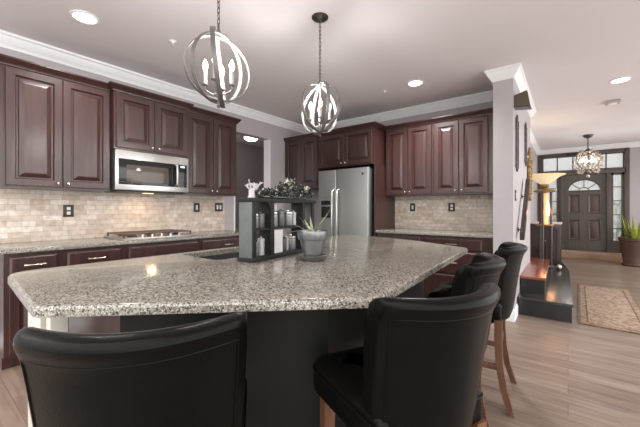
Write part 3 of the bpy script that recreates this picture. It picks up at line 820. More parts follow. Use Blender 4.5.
# ------------------------------------------------------------------ bar stools
def make_stool():
    t = thing('bar_stool', 'x', 'stool', (0, 0, 0), 0, 'black leather bar stools at the island')
    W = 0.218
    sec = [(0.185, 0.50), (0.205, 0.62), (0.222, 0.76), (0.238, 0.86), (0.252, 0.925), (0.268, 0.943), (0.277, 0.962), (0.270, 0.979), (0.243, 0.987), (0.200, 0.972), (0.176, 0.92), (0.16, 0.82), (0.145, 0.70), (0.135, 0.60), (0.13, 0.50)]
    N = 12
    def shift(s): return 0.012 - 0.095 * s * s
    def width(z): return W * (0.89 + 0.11 * min(1, max(0, (z - 0.5) / 0.4)))
    rings = []
    cy = [sum(p[0] for p in sec) / len(sec), 0.75]
    S = [-1.0, -0.985, -0.93] + [-1 + 2 * k / N for k in range(1, N)] + [0.93, 0.985, 1.0]
    for s in S:
        e = max(0.0, (abs(s) - 0.93) / 0.07)
        k = 1 - 0.30 * e * e
        dz = -0.012 * e * e
        rings.append([(s * width(z), cy[0] + (y - (0.155 + 0.09 * (z - 0.5))) * k - cy[0] + (0.155 + 0.09 * (z - 0.5)) + shift(s), z + dz * (z - 0.5) / 0.5) for y, z in sec])
    MB().loops(rings).build('backrest', LEATHER, t, subsurf=1)
    # piping round the outer back panel
    pts = []
    def outer(s, z):
        ys = None
        for (ya, za), (yb, zb) in zip(sec[:6], sec[1:6]):
            if za <= z <= zb: ys = ya + (yb - ya) * (z - za) / (zb - za)
        return (s * width(z), ys + shift(s) - 0.001, z)
    for k in range(9): pts.append(outer(-0.90, 0.505 + 0.423 * k / 8))
    for k in range(1, 16): pts.append(outer(-0.90 + 1.80 * k / 16, 0.930))
    for k in range(9): pts.append(outer(0.90, 0.928 - 0.423 * k / 8))
    MB().tube(pts, 0.003, 6).build('piping', LEATHER, t)
    b = MB()
    P = round_poly([(-0.222, -0.285), (0.222, -0.285), (0.205, 0.15), (-0.205, 0.15)], [0.07, 0.07, 0.03, 0.03])
    rr = [[(x, y, 0.535) for x, y in inset(P, 0.006)], [(x, y, 0.545) for x, y in P], [(x, y, 0.62) for x, y in P]]
    for k in range(1, 5):
        a = PI / 2 * k / 4; rr.append([(x, y, 0.62 + 0.035 * math.sin(a)) for x, y in inset(P, 0.05 * (1 - math.cos(a)))])
    rr.append([(x, y, 0.663) for x, y in inset(P, 0.13)])
    b.loops(rr); b.build('seat', LEATHER, t)
    MB().tube([(x, y, 0.618) for x, y in inset(P, -0.001)], 0.0038, 6, True).build('seat_piping', LEATHER, t)
    def leg(pts, r0, r1):
        rings = []
        for i, (x, y, z) in enumerate(pts):
            k = r0 + (r1 - r0) * i / (len(pts) - 1)
            rings.append([(x + a * k, y + c * k, z) for a, c in ((-1, -1), (1, -1), (1, 1), (-1, 1))])
        return MB().loops(rings)
    for s in (-1, 1):
        leg([(s * 0.185, -0.19, 0.54), (s * 0.187, -0.195, 0.25), (s * 0.19, -0.20, 0.0)], 0.021, 0.016).build('leg', STOOLWOOD, t)
        leg([(s * 0.183, 0.135, 0.54), (s * 0.187, 0.135, 0.40), (s * 0.193, 0.142, 0.27), (s * 0.203, 0.165, 0.13), (s * 0.215, 0.205, 0.0)], 0.021, 0.017).build('leg', STOOLWOOD, t)
        MB().box(s * 0.178, s * 0.198, -0.19, 0.14, 0.235, 0.27, 0.003).build('stretcher', STOOLWOOD, t)
    MB().box(-0.18, 0.18, -0.205, -0.185, 0.17, 0.205, 0.003).build('stretcher', STOOLWOOD, t)
    MB().box(-0.185, 0.185, 0.128, 0.146, 0.33, 0.365, 0.003).build('stretcher', STOOLWOOD, t)
    return t

st0 = make_stool()
spots = [(-0.835, 0.405, -128.5, 'black leather bar stool in the left foreground at the angled island edge'),
         (-0.435, 1.015, -117, 'black leather bar stool in the centre foreground at the island corner'),
         (-0.505, 1.64, -86, 'black leather bar stool at the long right island edge, behind the corner stool'),
         (-0.485, 2.37, -85, 'farthest black leather bar stool, nearest to the column')]
for i, (x, y, a, lab) in enumerate(spots):
    o = st0 if i == 0 else copy_tree(st0)
    o.location = (x, y, 0); o.rotation_euler = (0, 0, math.radians(a)); o['label'] = lab

# ------------------------------------------------------------------ spice rack on the island
ra = math.atan2(0.639, -0.086) - PI / 2                      # long axis = local +y
RK = (-1.372, 1.168, ZCT)
rk = thing('spice_rack', 'grey open display rack with tins standing on the island', 'rack', (0, 0, 0))
L, D, Hh = 0.655, 0.100, 0.358
MB().box(-D, 0, 0, 0.022, 0.014, Hh - 0.02, 0.002).build('side_panel', GRAYPAINT, rk)
MB().box(-D, 0, L - 0.022, L, 0.014, Hh - 0.02, 0.002).build('side_panel', GRAYPAINT, rk)
MB().box(-D - 0.008, 0.012, -0.008, L + 0.008, 0.0, 0.024, 0.005).build('bottom_board', GRAYPAINT_D, rk)
MB().box(-D - 0.008, 0.012, -0.010, L + 0.010, Hh - 0.022, Hh, 0.006).build('top_board', GRAYPAINT_D, rk)
MB().box(-D, -0.006, 0.022, L - 0.022, 0.172, 0.186, 0.002).build('shelf', GRAYPAINT_D, rk)
for yy in (0.0, 0.16, 0.50, L - 0.03):
    MB().box(-0.008, 0.004, yy, yy + 0.03, 0.02, Hh - 0.02, 0.002).build('front_post', GRAYPAINT_D, rk)
for yy in (0.16, 0.50):
    MB().box(-D, -0.008, yy + 0.010, yy + 0.020, 0.022, Hh - 0.02).build('divider', GRAYPAINT_D, rk)
for yy, sgn in ((0.03, 1), (0.16, -1)):
    g = MB(); pts = [(0, 0), (0.04 * sgn, 0), (0.018 * sgn, -0.01), (0.006 * sgn, -0.03), (0, -0.05)]
    R = [[(x, yy + a, Hh - 0.022 + c) for a, c in pts] for x in (-0.006, 0.002)]
    g.loops(R); g.build('corner_bracket', GRAYPAINT_D, rk)
rk.location = RK; rk.rotation_euler = (0, 0, ra)
RM = Matrix.Translation(RK) @ rot(ra)
def on_rack(x, y, z): return tuple(RM @ Vector((x, y, z)))

jars = [(0.065, 1, 'grey tin in the top left cell of the spice rack, at the left', TIN, .030, .085), (0.125, 1, 'dark tin in the top left cell of the spice rack, at the right', TIN_D, .026, .085),
        (0.235, 1, 'wide grey tin at the left of the rack\'s top middle cell', TIN, .036, .095), (0.32, 1, 'slim dark tin in the middle of the rack\'s top middle cell', TIN_D, .028, .10),
        (0.40, 1, 'grey tin at the right of the rack\'s top middle cell', TIN, .036, .095), (0.57, 1, 'tall dark bottle in the top right cell of the rack', TIN_D, .026, .12),
        (0.465, 1, 'narrow pale tin at the far right of the rack\'s top middle cell', CERAM, .018, .09),
        (0.38, 0, 'slim pale tin between two others in the rack\'s bottom middle cell', CERAM, .016, .085),
        (0.065, 0, 'grey mug like tin in the bottom left cell of the rack', TIN, .032, .085), (0.13, 0, 'small pale tin at the right of the rack\'s bottom left cell', CERAM, .020, .10),
        (0.33, 0, 'dark tin in the middle of the rack\'s bottom middle cell', TIN_D, .034, .09), (0.43, 0, 'dull grey tin at the right of the rack\'s bottom middle cell', TIN, .036, .095)]
for yy, row, lab, m, r, h in jars:
    z = 0.1865 if row else 0.0245
    p = on_rack(-0.050, yy, z)
    j = thing('spice_tin', lab, 'tin', p, ra, 'tins in the spice rack')
    MB().lathe([(r * 0.92, 0.0), (r, 0.004), (r, h * 0.78), (r * 0.9, h * 0.8)], p, 20).build('tin_body', m, j)
    MB().lathe([(r * 1.02, h * 0.80), (r * 1.04, h * 0.82), (r * 1.04, h * 0.95), (r * 0.7, h), (r * 0.25, h), (r * 0.25, h + 0.008), (r * 0.1, h + 0.01)], p, 20).build('lid', NICKEL if m is TIN else m, j)
def card(lab, y0, y1, z0, z1, x, pic):
    c = on_rack(x, (y0 + y1) / 2, z0); k = thing('picture_card', lab, 'card', c, ra)
    MAT[k.name] = Matrix.Translation(c) @ rot(ra)
    w = (y1 - y0) / 2
    m = MB(); m.box(-0.002, 0.002, -w, w, 0, z1 - z0); m.bm.transform(MAT[k.name]); m.build('sheet', PAPER, k)
    if pic:
        m = MB(); cz = (z1 - z0) * 0.45
        R = [[(xx, w * 0.45 * math.cos(2 * PI * q / 16), cz + (z1 - z0) * 0.40 * math.sin(2 * PI * q / 16) * (0.8 if math.sin(2 * PI * q / 16) < 0 else 1)) for q in range(16)] for xx in (0.0018, 0.0032)]
        m.loops(R); m.bm.transform(MAT[k.name]); m.build('picture', BLACK, k)
card('white card with a dark oval picture in the top of the spice rack', 0.20, 0.33, 0.1865, 0.325, -0.088, True)
card('white card standing in the bottom middle cell of the spice rack', 0.195, 0.30, 0.0245, 0.165, -0.02, False)

# garland on top of the rack
ga = thing('flower_garland', 'dark leafy garland with pale flowers lying on top of the spice rack', 'garland', on_rack(-0.07, 0.36, Hh))
ft = MB()
def leaf(mb, c, d, nrm, l, w):
    c = Vector(c); d = Vector(d).normalized(); s = d.cross(Vector(nrm)).normalized(); up = s.cross(d).normalized()
    A = mb.v(*c); Bq = mb.v(*(c + d * l * .5 + s * w)); Cq = mb.v(*(c + d * l)); Dq = mb.v(*(c + d * l * .5 - s * w)); M = mb.v(*(c + d * l * .5 + up * w * .5))
    mb.face([A, Bq, M]); mb.face([Bq, Cq, M]); mb.face([Cq, Dq, M]); mb.face([Dq, A, M])
for k in range(560):
    yy = random.uniform(0.13, 0.64); hh = 0.035 + 0.085 * math.exp(-((yy - 0.44) / 0.13) ** 2)
    p = on_rack(-0.05 + random.uniform(-0.05, 0.05), yy, Hh + 0.012 + random.uniform(0, hh))
    leaf(ft, p, (random.uniform(-1, 1), random.uniform(-1, 1), random.uniform(-0.1, 0.9)), (random.uniform(-.3, .3), random.uniform(-.3, .3), 1), random.uniform(0.02, 0.04), random.uniform(0.005, 0.009))
ft.tube([on_rack(-0.07, 0.12 + 0.53 * k / 10, Hh + 0.008) for k in range(11)], 0.006, 6)
ft.build('foliage', LEAFD, ga, smooth=False)
for k in range(17):
    yy = 0.15 + 0.46 * k / 16; hh = 0.04 + 0.08 * math.exp(-((yy - 0.44) / 0.13) ** 2)
    c = Vector(on_rack(-0.05 + random.uniform(-0.04, 0.05), yy, Hh + 0.012 + hh * random.uniform(0.35, 1.0)))
    g = MB(); ax = random.uniform(0, 1)
    for q in range(5):
        a = ax + 2 * PI * q / 5
        leaf(g, c, (math.cos(a) * 0.6 + 0.5, math.sin(a) * 0.9, math.sin(a + 1) * 0.7 + 0.3), (1, -0.4, 0.6), 0.019, 0.0085)
    g.ball(tuple(c), 0.004, 6)
    g.build('flower', PETAL, ga)
for yy, zz in ((0.40, 0.13), (0.44, 0.15), (0.48, 0.13), (0.60, 0.075), (0.625, 0.085)):
    c = Vector(on_rack(-0.06 + random.uniform(-0.02, 0.03), yy, Hh + zz * 0.7)); g = MB()
    for q in range(6):
        a = 2 * PI * q / 6
        leaf(g, c, (math.cos(a) * 0.45 + 0.3, math.sin(a) * 0.6, 0.9), (math.cos(a), math.sin(a), -0.2), 0.05, 0.008)
    g.build('lily', LILY, ga)
# white figurine with antler like branches
c = on_rack(-0.06, 0.06, Hh + 0.0005)
fgn = thing('figurine', 'small white branching ceramic ornament at the left end of the rack top', 'ornament', c)
MB().lathe([(0.02, 0), (0.022, 0.006), (0.016, 0.02), (0.018, 0.038), (0.009, 0.052), (0.004, 0.056)], c, 16).build('vase_body', CERAM, fgn)
g = MB(); C = Vector(c)
for dx, dy, dz in ((0.0, -0.02, 0.10), (0.01, 0.03, 0.085), (0.02, 0.07, 0.095), (0.0, 0.05, 0.065), (-0.01, -0.04, 0.075)):
    e = C + Vector((dx, dy, dz)); m_ = C + Vector((dx * .3, dy * .5, dz * .75))
    g.tube([tuple(C + Vector((0, 0, .04))), tuple(m_), tuple(e)], [0.006, 0.005, 0.0025], 6)
    for q in range(3): leaf(g, m_.lerp(e, q / 3), (random.uniform(-.5, .5), random.uniform(-1, 1), 0.6), (1, 0, .2), 0.022, 0.006)
g.build('branches', CERAM, fgn)

# ------------------------------------------------------------------ potted aloe
PX, PY = -1.175, 1.45
pt = thing('potted_aloe', 'silver grey flower pot with sparse pale aloe leaves on the island', 'potted plant', (PX, PY, ZCT))
MB().lathe([(0.055, 0.0), (0.068, 0.004), (0.078, 0.022), (0.082, 0.028), (0.078, 0.030), (0.066, 0.016), (0.02, 0.012)], (PX, PY, ZCT), 32).build('saucer', POT, pt)
MB().lathe([(0.05, 0.013), (0.054, 0.016), (0.074, 0.118), (0.082, 0.120), (0.0845, 0.126), (0.089, 0.166), (0.087, 0.171), (0.081, 0.171), (0.078, 0.150), (0.076, 0.148)], (PX, PY, ZCT), 36, True, False).build('pot', POT, pt)
MB().lathe([(0.0765, 0.147), (0.05, 0.152), (0.01, 0.154)], (PX, PY, ZCT), 24).build('soil', SOIL, pt)
def blade(d, up, l, w, droop=0.0, mat=ALOE, base=(PX, PY, ZCT + 0.15), par=None, name='leaf'):
    d = Vector((d[0], d[1], 0)).normalized(); s = Vector((-d.y, d.x, 0)); rings = []
    for k in range(9):
        q = k / 8
        c = Vector(base) + d * (l * q * math.cos(up)) + Vector((0, 0, l * q * math.sin(up) - droop * q * q * l))
        ww = w * (1 - q ** 1.6) + 0.0008; th = w * 0.45 * (1 - q) + 0.0006
        rings.append([tuple(c - s * ww), tuple(c - Vector((0, 0, 1)) * th), tuple(c + s * ww), tuple(c + Vector((0, 0, 1)) * th * 0.3)])
    return MB().loops(rings).build(name, mat, par if par is not None else pt)
rtx, rty = 0.79, 0.61                                     # picture right, as seen from the front
for s, f, up, l, w, dr in ((1, 0.1, 0.95, 0.17, 0.008, 0), (1, -0.3, 0.75, 0.09, 0.009, 0), (-1, 0.0, 0.55, 0.12, 0.008, 0.1), (-1, -0.4, 0.9, 0.10, 0.008, 0), (-0.3, -1, 1.15, 0.09, 0.009, 0),
                           (-1, 0.25, 0.45, 0.17, 0.008, 0.55), (0.5, -1, 0.5, 0.085, 0.009, 0), (-0.5, 0.8, 0.7, 0.10, 0.008, 0), (1, 0.3, 0.9, 0.12, 0.008, 0)):
    blade((s * rtx + f * (-0.61), s * rty + f * 0.79), up, l * 1.3, w * 1.15, dr)

# ------------------------------------------------------------------ pendants
def ring_part(parent, c, R, view, a, roll, hw=0.0125, th=0.003):
    v = Vector((view[0], view[1], 0)).normalized()
    nrm = Matrix.Rotation(math.radians(a), 3, 'Z') @ v
    M = Matrix.Rotation(math.radians(roll), 3, v)
    nrm = M @ nrm; e1 = M @ Vector((0, 0, 1)); e2 = nrm.cross(e1).normalized()
    N = 56; rings = []
    for k in range(N + 1):
        q = 2 * PI * k / N; rad = e1 * math.cos(q) + e2 * math.sin(q)
        p = Vector(c) + rad * R
        rings.append([tuple(p + nrm * s * hw + rad * t * th) for s, t in ((-1, -1), (1, -1), (1, 1), (-1, 1))])
    return MB().loops(rings, False, False).build('ring', RINGM, parent)

def pendant(label, x, y, zc, ringspec):
    t = thing('pendant_light', label, 'pendant lamp', (x, y, ZC), 0, 'orb pendants over the island')
    MB().lathe([(0.066, 0), (0.066, -0.008), (0.058, -0.016), (0.035, -0.026), (0.012, -0.032), (0.008, -0.045)], (x, y, ZC - 0.0005), 28).build('canopy', IRON, t)
    R = 0.203; top = zc + R
    g = MB(); z = ZC - 0.045; k = 0
    while z > top + 0.03:
        ax = Vector((1, 0.3, 0)).normalized() if k % 2 else Vector((-0.3, 1, 0)).normalized()
        g.tube([tuple(Vector((x, y, z - 0.017)) + ax * 0.0075 * math.cos(2 * PI * q / 10) + Vector((0, 0, 0.020 * math.sin(2 * PI * q / 10)))) for q in range(10)], 0.0024, 5, True)
        z -= 0.031; k += 1
    g.build('chain', IRON, t)
    g = MB(); g.lathe([(0.005, top + 0.04), (0.007, top + 0.02), (0.014, top + 0.008), (0.014, top - 0.01), (0.006, top - 0.02), (0.0055, zc - 0.12), (0.016, zc - 0.13), (0.02, zc - 0.15), (0.008, zc - 0.165), (0.006, zc - R), (0.012, zc - R - 0.008), (0.004, zc - R - 0.02)], (x, y, 0), 14)
    g.build('stem', RINGM, t)
    for a, roll, rr in ringspec: ring_part(t, (x, y, zc), rr, (x, y), a, roll)
    for k in range(4):
        a = math.radians(40 + 90 * k); ex, ey = x + 0.075 * math.cos(a), y + 0.075 * math.sin(a)
        g = MB(); g.tube([(x, y, zc - 0.14), (x + 0.035 * math.cos(a), y + 0.035 * math.sin(a), zc - 0.145), (ex, ey, zc - 0.12), (ex, ey, zc - 0.095)], 0.005, 8)
        g.lathe([(0.004, 0), (0.018, 0.006), (0.02, 0.012), (0.012, 0.013)], (ex, ey, zc - 0.10), 14)
        ar = g.build('arm', RINGM, t)
        MB().lathe([(0.0105, 0), (0.0105, 0.075), (0.008, 0.077)], (ex, ey, zc - 0.088), 12).build('candle_sleeve', CANDLE, ar)
        MB().lathe([(0.007, 0), (0.0125, 0.016), (0.015, 0.028), (0.012, 0.042), (0.005, 0.058), (0.001, 0.066)], (ex, ey, zc - 0.012), 12).build('flame_bulb', BULB, ar)
    lamp('candle_light', 'POINT', (x, y, zc + 0.045), BULB_W, (1.0, 0.975, 0.96), t, 0.05)
    return t
pendant('iron orb pendant hanging nearer, at upper left, lit candles inside rings', -1.57, 1.09, 2.005, ((84, -6, 0.21), (47, 12, 0.188), (16, -5, 0.183)))
pendant('iron orb pendant hanging farther, with its round ceiling canopy in view', -1.565, 2.025, 2.01, ((108, 3, 0.203), (46, -6, 0.192), (-42, 8, 0.196)))

# ------------------------------------------------------------------ ceiling fittings
def can(label, x, y, watts, r=0.08):
    t = thing('ceiling_downlight', label, 'ceiling light', (x, y, ZC), 0, 'recessed ceiling lights')
    MB().lathe([(r + 0.02, -0.0005), (r + 0.018, -0.007), (r, -0.009), (r - 0.004, -0.003)], (x, y, ZC), 32, True, False).build('trim_ring', WHITE, t)
    MB().lathe([(r - 0.004, -0.0035), (r * 0.5, -0.005), (0.001, -0.005)], (x, y, ZC), 28).build('lens', CANGLOW, t)
    lamp('can_light', 'SPOT', (x, y, ZC - 0.02), CAN_W * watts, (1.0, 0.975, 0.96), t, 0.06, spot_size=math.radians(150), spot_blend=0.9)
can('recessed round ceiling light above the left wall cabinets', -3.05, 0.88, 55)
can('recessed round ceiling light near the back wall, in front of the refrigerator', -1.47, 3.79, 150)
can('recessed round ceiling light over the hallway at right', 0.49, 5.19, 35)
def sprinkler(label, x, y):
    t = thing('sprinkler_head', label, 'sprinkler', (x, y, ZC))
    MB().lathe([(0.032, -0.0005), (0.03, -0.006), (0.012, -0.01), (0.01, -0.02)], (x, y, ZC), 20).build('escutcheon', WHITE, t)
    g = MB(); g.cyl((x - 0.012, y, ZC - 0.015), (x - 0.008, y, ZC - 0.045), 0.003, 6); g.cyl((x + 0.012, y, ZC - 0.015), (x + 0.008, y, ZC - 0.045), 0.003, 6); g.cyl((x, y, ZC - 0.044), (x, y, ZC - 0.048), 0.016, 12)
    g.build('deflector', SPRING, t)
sprinkler('small white sprinkler head on the ceiling left of the near pendant', -2.85, 1.495)
sprinkler('small white sprinkler head on the ceiling near the back wall cabinets', -1.88, 3.81)
t = thing('smoke_detector', 'square pale smoke detector on the hallway ceiling beyond the downlight', 'smoke detector', (0.50, 6.14, ZC))
MB().box(0.42, 0.58, 6.06, 6.22, ZC - 0.035, ZC - 0.0005, 0.012).build('detector_body', plain('grey plastic', (0.45, 0.42, 0.42), 0.5), t)
MB().lathe([(0.05, -0.034), (0.045, -0.045), (0.01, -0.046)], (0.50, 6.14, ZC), 20).build('sensor_dome', WHITE, t)
t = thing('ceiling_lamp', 'square lit ceiling lamp in the passage seen through the doorway', 'ceiling light', (-5.3, 4.48, ZC))
MB().box(-5.46, -5.14, 4.32, 4.64, ZC - 0.02, ZC - 0.0005, 0.006).build('lamp_base', STEEL, t)
MB().lathe([(0.15, -0.02), (0.14, -0.05), (0.09, -0.085), (0.02, -0.095)], (-5.3, 4.48, ZC), 24).build('diffuser', glow('passage lamp', (1.0, 0.93, 0.86), 4.0), t)

# ------------------------------------------------------------------ hall: wall pieces
t = thing('wall_box', 'brown angled wooden box mounted high on the column side', 'box', (XC1, 4.10, 2.31))
q = [(XC1 + 0.001, 2.32), (XC1 + 0.15, 2.30), (XC1 + 0.122, 2.475), (XC1 + 0.001, 2.44)]
MB().loops([[(x, y, z) for x, z in q] for y in (4.04, 4.16)]).build('box_body', BROWNBOX, t, smooth=False)
q = [(XC1 + 0.0005, 2.312), (XC1 + 0.155, 2.291), (XC1 + 0.155, 2.301), (XC1 + 0.0005, 2.322)]
MB().loops([[(x, y, z) for x, z in q] for y in (4.035, 4.165)]).build('base_board', DARKWOOD, t, smooth=False)

def scroll(label, y, z0, z1, group='wrought iron scrolls on the hall wall'):
    t = thing('iron_scroll', label, 'wall decoration', (XC1, y, z0), 0, group)
    g = MB(); x = XC1 + 0.014; N = 6
    for side in (-1, 1):
        g.tube([(x, y + side * 0.10, z0 + (z1 - z0) * (0.08 + 0.84 * k / 8)) for k in range(9)], 0.008, 6)
    g.build('side_bar', IRON, t)
    g = MB()
    for k in range(N):
        zc = z0 + (z1 - z0) * (k + 0.5) / N; r = (z1 - z0) / N * 0.55
        pts = []
        for q in range(22):
            a = q * 0.55; rr = r * (1 - q / 26)
            pts.append((x, y + rr * math.cos(a) * (1 if k % 2 else -1) * 0.8, zc + rr * math.sin(a)))
        g.tube(pts, 0.007, 6)
    for k in range(3): g.cyl((XC1 - 0.001, y, z0 + (z1 - z0) * (k + 0.5) / 3), (x, y, z0 + (z1 - z0) * (k + 0.5) / 3), 0.006, 6)
    g.build('scrollwork', IRON, t)
scroll('tall dark wrought iron scroll on the column side below the brown box', 4.22, 1.62, 2.27)
scroll('dark wrought iron scroll farther along the hall wall beyond the column', 5.15, 1.78, 2.38)
t = thing('gold_mirror', 'ornate gold framed narrow mirror on the hall wall left of the lamp', 'mirror', (XC1, 5.62, 1.35))
MB().box(XC1 + 0.001, XC1 + 0.02, 5.48, 5.76, 1.40, 1.98).build('mirror_glass', plain('mirror silver', (0.8, 0.8, 0.8), 0.03, 1.0), t)
g = MB()
for k in range(40):
    q = 2 * PI * k / 40; g.ball((XC1 + 0.022, 5.62 + 0.17 * math.cos(q), 1.69 + 0.335 * math.sin(q)), 0.024 + 0.008 * (k % 2), 7)
g.tube([(XC1 + 0.016, 5.62 + 0.165 * math.cos(2 * PI * k / 40), 1.69 + 0.33 * math.sin(2 * PI * k / 40)) for k in range(40)], 0.018, 6, True)
for k in range(5): g.ball((XC1 + 0.02, 5.62 + 0.03 * (k - 2), 2.04 + 0.03 * (2 - abs(k - 2))), 0.018, 7)
g.build('mirror_frame', GOLD, t)
t = thing('handrail', 'dark sloping wooden handrail on two brackets on the wall above the black steps', 'handrail', (XC1, 4.56, 0.84))
R = []
for y, z in ((4.24, 0.86), (4.34, 0.93), (4.88, 1.50), (4.95, 1.52)):
    R.append([(XC1 + a, y, z + c) for a, c in ((0.035, 0), (0.08, 0), (0.08, 0.085), (0.035, 0.085))])
MB().loops(R).build('rail', DARKWOOD, t)
for y, z in ((4.42, 1.015), (4.80, 1.415)):
    g = MB(); g.tube([(XC1 - 0.001, y, z - 0.05), (XC1 + 0.04, y, z - 0.045), (XC1 + 0.057, y, z + 0.01)], 0.009, 8); g.cyl((XC1 + 0.0005, y, z - 0.05), (XC1 + 0.008, y, z - 0.05), 0.028, 12); g.build('bracket', IRON, t)
t = thing('light_switch', 'dark switch plate on the column side facing the hall', 'switch', (XC1, 4.17, 1.30))
MB().box(XC1, XC1 + 0.008, 4.12, 4.22, 1.30, 1.42, 0.002).build('cover_plate', PLATE, t)
MB().box(XC1 + 0.007, XC1 + 0.012, 4.155, 4.185, 1.33, 1.39, 0.001).build('rocker', IVORY, t)

# steps
t = thing('stair_steps', 'two glossy black steps with red brown upper tread beside the hall wall', 'steps', (-0.2, 5.5, 0))
LP = [(XC1 + 0.001, 4.31), (0.045, 4.31), (0.015, 6.7), (-0.11, 7.9), (XH + 0.002, 7.9), (XH + 0.002, YJ + 0.02), (XC1 + 0.001, YJ + 0.02)]
MB().prism([(x, y) for x, y in inset(LP, 0.012)], 0.0, 0.172).build('lower_riser', STEPBLK, t, smooth=False)
MB().prism(LP, 0.172, 0.20, 0.006).build('lower_tread', STEPTOP, t)
UP = [(XC1 + 0.001, 4.57), (-0.205, 4.57), (-0.235, 6.4), (XH + 0.002, 6.4), (XH + 0.002, YJ + 0.02), (XC1 + 0.001, YJ + 0.02)]
MB().prism(inset(UP, 0.012), 0.20, 0.372).build('upper_riser', STEPBLK, t, smooth=False)
MB().prism(UP, 0.372, 0.40, 0.006).build('upper_tread', STEPRED, t)

# sideboard on the lower step
sb = thing('sideboard', 'dark wood cabinet with a pale top behind the floor lamp', 'sideboard', (-0.34, 7.5, 0.2))
sx0, sx1, sy0, sy1 = XH + 0.01, -0.10, 7.28, 7.72
MB().box(sx0, sx1, sy0, sy1, 0.2005, 0.93, 0.006).build('cabinet_body', DARKWOOD, sb)
MB().box(sx0, sx1 + 0.012, sy0 - 0.015, sy1, 0.93, 0.958, 0.006).build('pale_top', plain('pale runner', (0.66, 0.6, 0.56), 0.6), sb)
mx_ = (sx0 + sx1) / 2
for a, c in ((sx0 + 0.02, mx_ - 0.004), (mx_ + 0.004, sx1 - 0.02)):
    f = MB().panel((a, sy0 - 0.001, 0.26), (1, 0, 0), (0, -1, 0), c - a, 0.62, [(0, 0), (0, 0.012), (0.04, 0.014), (0.05, 0.006), (0.06, 0.006)]).build('door', DARKWOOD, sb, smooth=False)
    MB().ball(((mx_ - 0.03) if a < mx_ - 0.1 else (mx_ + 0.03), sy0 - 0.024, 0.62), 0.012, 8).build('knob', NICKEL, f)

# torchiere lamp
LX, LY, LZ = -0.325, 6.86, 0.2005
fl = thing('floor_lamp', 'lit torchiere floor lamp with amber bowl shade, on the black step', 'lamp', (LX, LY, LZ))
MB().lathe([(0.15, 0.0), (0.155, 0.012), (0.13, 0.03), (0.05, 0.045), (0.02, 0.05)], (LX, LY, LZ), 28).build('base', DARKWOOD, fl)
for k in range(3):
    a = math.radians(15 + 120 * k)
    MB().cyl((LX + 0.095 * math.cos(a), LY + 0.095 * math.sin(a), LZ + 0.02), (LX + 0.095 * math.cos(a), LY + 0.095 * math.sin(a), LZ + 1.31), 0.02, 10).build('post', DARKWOOD, fl)
MB().lathe([(0.05, 0.74), (0.05, 1.28)], (LX, LY, LZ), 20).build('glass_tube', TUBEGLOW, fl)
MB().lathe([(0.012, 0), (0.03, 0.06), (0.034, 0.12), (0.02, 0.22), (0.002, 0.30)], (LX + 0.045, LY - 0.045, LZ + 0.88), 14).build('flame_light', FLAME, fl)
MB().lathe([(0.13, 0.72), (0.135, 0.73), (0.13, 0.745)], (LX, LY, LZ), 24).build('ring_plate', GOLD, fl)
MB().lathe([(0.11, 1.30), (0.155, 1.305), (0.165, 1.32), (0.15, 1.34), (0.07, 1.355), (0.05, 1.38), (0.07, 1.40), (0.06, 1.44), (0.04, 1.455)], (LX, LY, LZ), 28).build('gold_collar', GOLD, fl)
MB().lathe([(0.045, 1.43), (0.08, 1.455), (0.15, 1.51), (0.22, 1.57), (0.30, 1.605), (0.296, 1.61), (0.21, 1.578), (0.14, 1.52), (0.07, 1.47), (0.02, 1.465)], (LX, LY, LZ), 36).build('bowl_shade', AMBER, fl)
MB().ball((LX, LY, LZ + 1.54), 0.045, 12).build('bulb', BULB, fl)
lamp('torchiere_light', 'POINT', (LX, LY, LZ + 1.66), 3.0, (1.0, 0.92, 0.84), fl, 0.05)
lamp('tube_light', 'POINT', (LX + 0.14, LY - 0.12, LZ + 0.95), 1.6, (1.0, 0.45, 0.2), fl, 0.04)
t = thing('silver_ball', 'small silver ball ornament on the black step right of the lamp', 'ornament', (-0.12, 6.62, 0.2))
MB().lathe([(0.02, 0), (0.024, 0.006), (0.02, 0.012)], (-0.12, 6.62, 0.2005), 14).build('stand', BLACK, t)
MB().ball((-0.12, 6.62, 0.25), 0.042, 16).build('ball', STEEL, t)

# rug
rx, ry, hx, hy = 0.40, 5.45, 0.30, 1.12
r = MB(); r.box(-hx, hx, -hy, hy, 0.0, 0.010, 0.003)
o = r.build('area_rug', rug_mat('tan patterned rug', hx, hy)); o.location = (rx, ry, 0.0005); o.rotation_euler = (0, 0, math.radians(-1.0))
tag(o, 'tan patterned rug with a dark border on the hallway floor', 'rug')

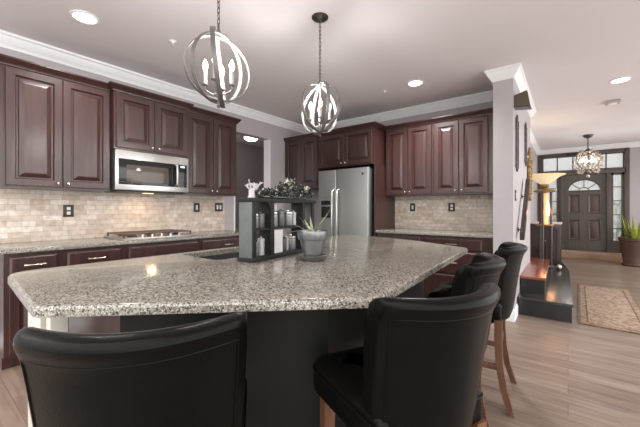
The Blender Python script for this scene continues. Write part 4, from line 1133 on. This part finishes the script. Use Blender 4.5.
# foyer chandelier
CX, CY = 0.325, 8.64
ch = thing('chandelier', 'crystal bead chandelier hanging in the foyer before the front door', 'chandelier', (CX, CY, ZC))
MB().lathe([(0.09, 0), (0.09, -0.01), (0.06, -0.05), (0.03, -0.065), (0.012, -0.075)], (CX, CY, ZC - 0.0005), 24).build('canopy', IRON, ch)
MB().cyl((CX, CY, ZC - 0.07), (CX, CY, 2.10), 0.010, 8).build('rod', IRON, ch)
MB().lathe([(0.012, 2.46), (0.05, 2.43), (0.085, 2.40), (0.02, 2.385)], (CX, CY, 0), 16).build('top_cap', IRON, ch)
g = MB()
for k in range(12):
    a = 2 * PI * k / 12
    g.tube([(CX + rr * math.cos(a), CY + rr * math.sin(a), z) for rr, z in ((0.05, 2.40), (0.16, 2.38), (0.22, 2.30), (0.20, 2.18), (0.10, 2.04), (0.02, 1.93))], 0.005, 5)
g.build('frame', IRON, ch)
g = MB()
for k in range(150):
    a = random.uniform(0, 2 * PI); z = random.uniform(1.95, 2.42)
    rmax = 0.235 * math.sin(PI * min(1, max(0.05, (z - 1.84) / 0.66))) ** 0.7
    rr = rmax * random.uniform(0.75, 1.05)
    g.ball((CX + rr * math.cos(a), CY + rr * math.sin(a), z), random.uniform(0.014, 0.027), 6, 1.2)
g.ball((CX, CY, 1.89), 0.035, 8)
s_ = g.build('crystal_beads', CRYSTAL, ch); s_['kind'] = 'stuff'
for k in range(5):
    a = 2 * PI * k / 5 + 0.3; x, y = CX + 0.11 * math.cos(a), CY + 0.11 * math.sin(a)
    MB().ball((x, y, 2.22), 0.026, 10, 1.4).build('bulb', BULB, ch)
lamp('chandelier_light', 'POINT', (CX, CY, 2.24), 5, (1.0, 0.95, 0.92), ch, 0.2)

# foyer plant
QX, QY = 1.13, 9.5
t = thing('potted_plant', 'brown pot with upright yellow green leaves beside the front door', 'potted plant', (QX, QY, 0))
MB().lathe([(0.21, 0.0), (0.22, 0.03), (0.20, 0.05), (0.19, 0.07), (0.23, 0.34), (0.25, 0.53), (0.275, 0.54), (0.275, 0.60), (0.25, 0.60), (0.23, 0.55)], (QX, QY, 0), 32, True, False).build('pot', BASKET, t)
MB().lathe([(0.235, 0.555), (0.1, 0.57), (0.01, 0.57)], (QX, QY, 0), 20).build('soil', SOIL, t)
for k in range(26):
    a = random.uniform(0, 2 * PI); r0 = random.uniform(0.02, 0.17)
    blade((math.cos(a), math.sin(a)), random.uniform(1.2, 1.5), random.uniform(0.3, 0.62), random.uniform(0.022, 0.035), 0, SNAKE, (QX + r0 * math.cos(a), QY + r0 * math.sin(a), 0.55), t)
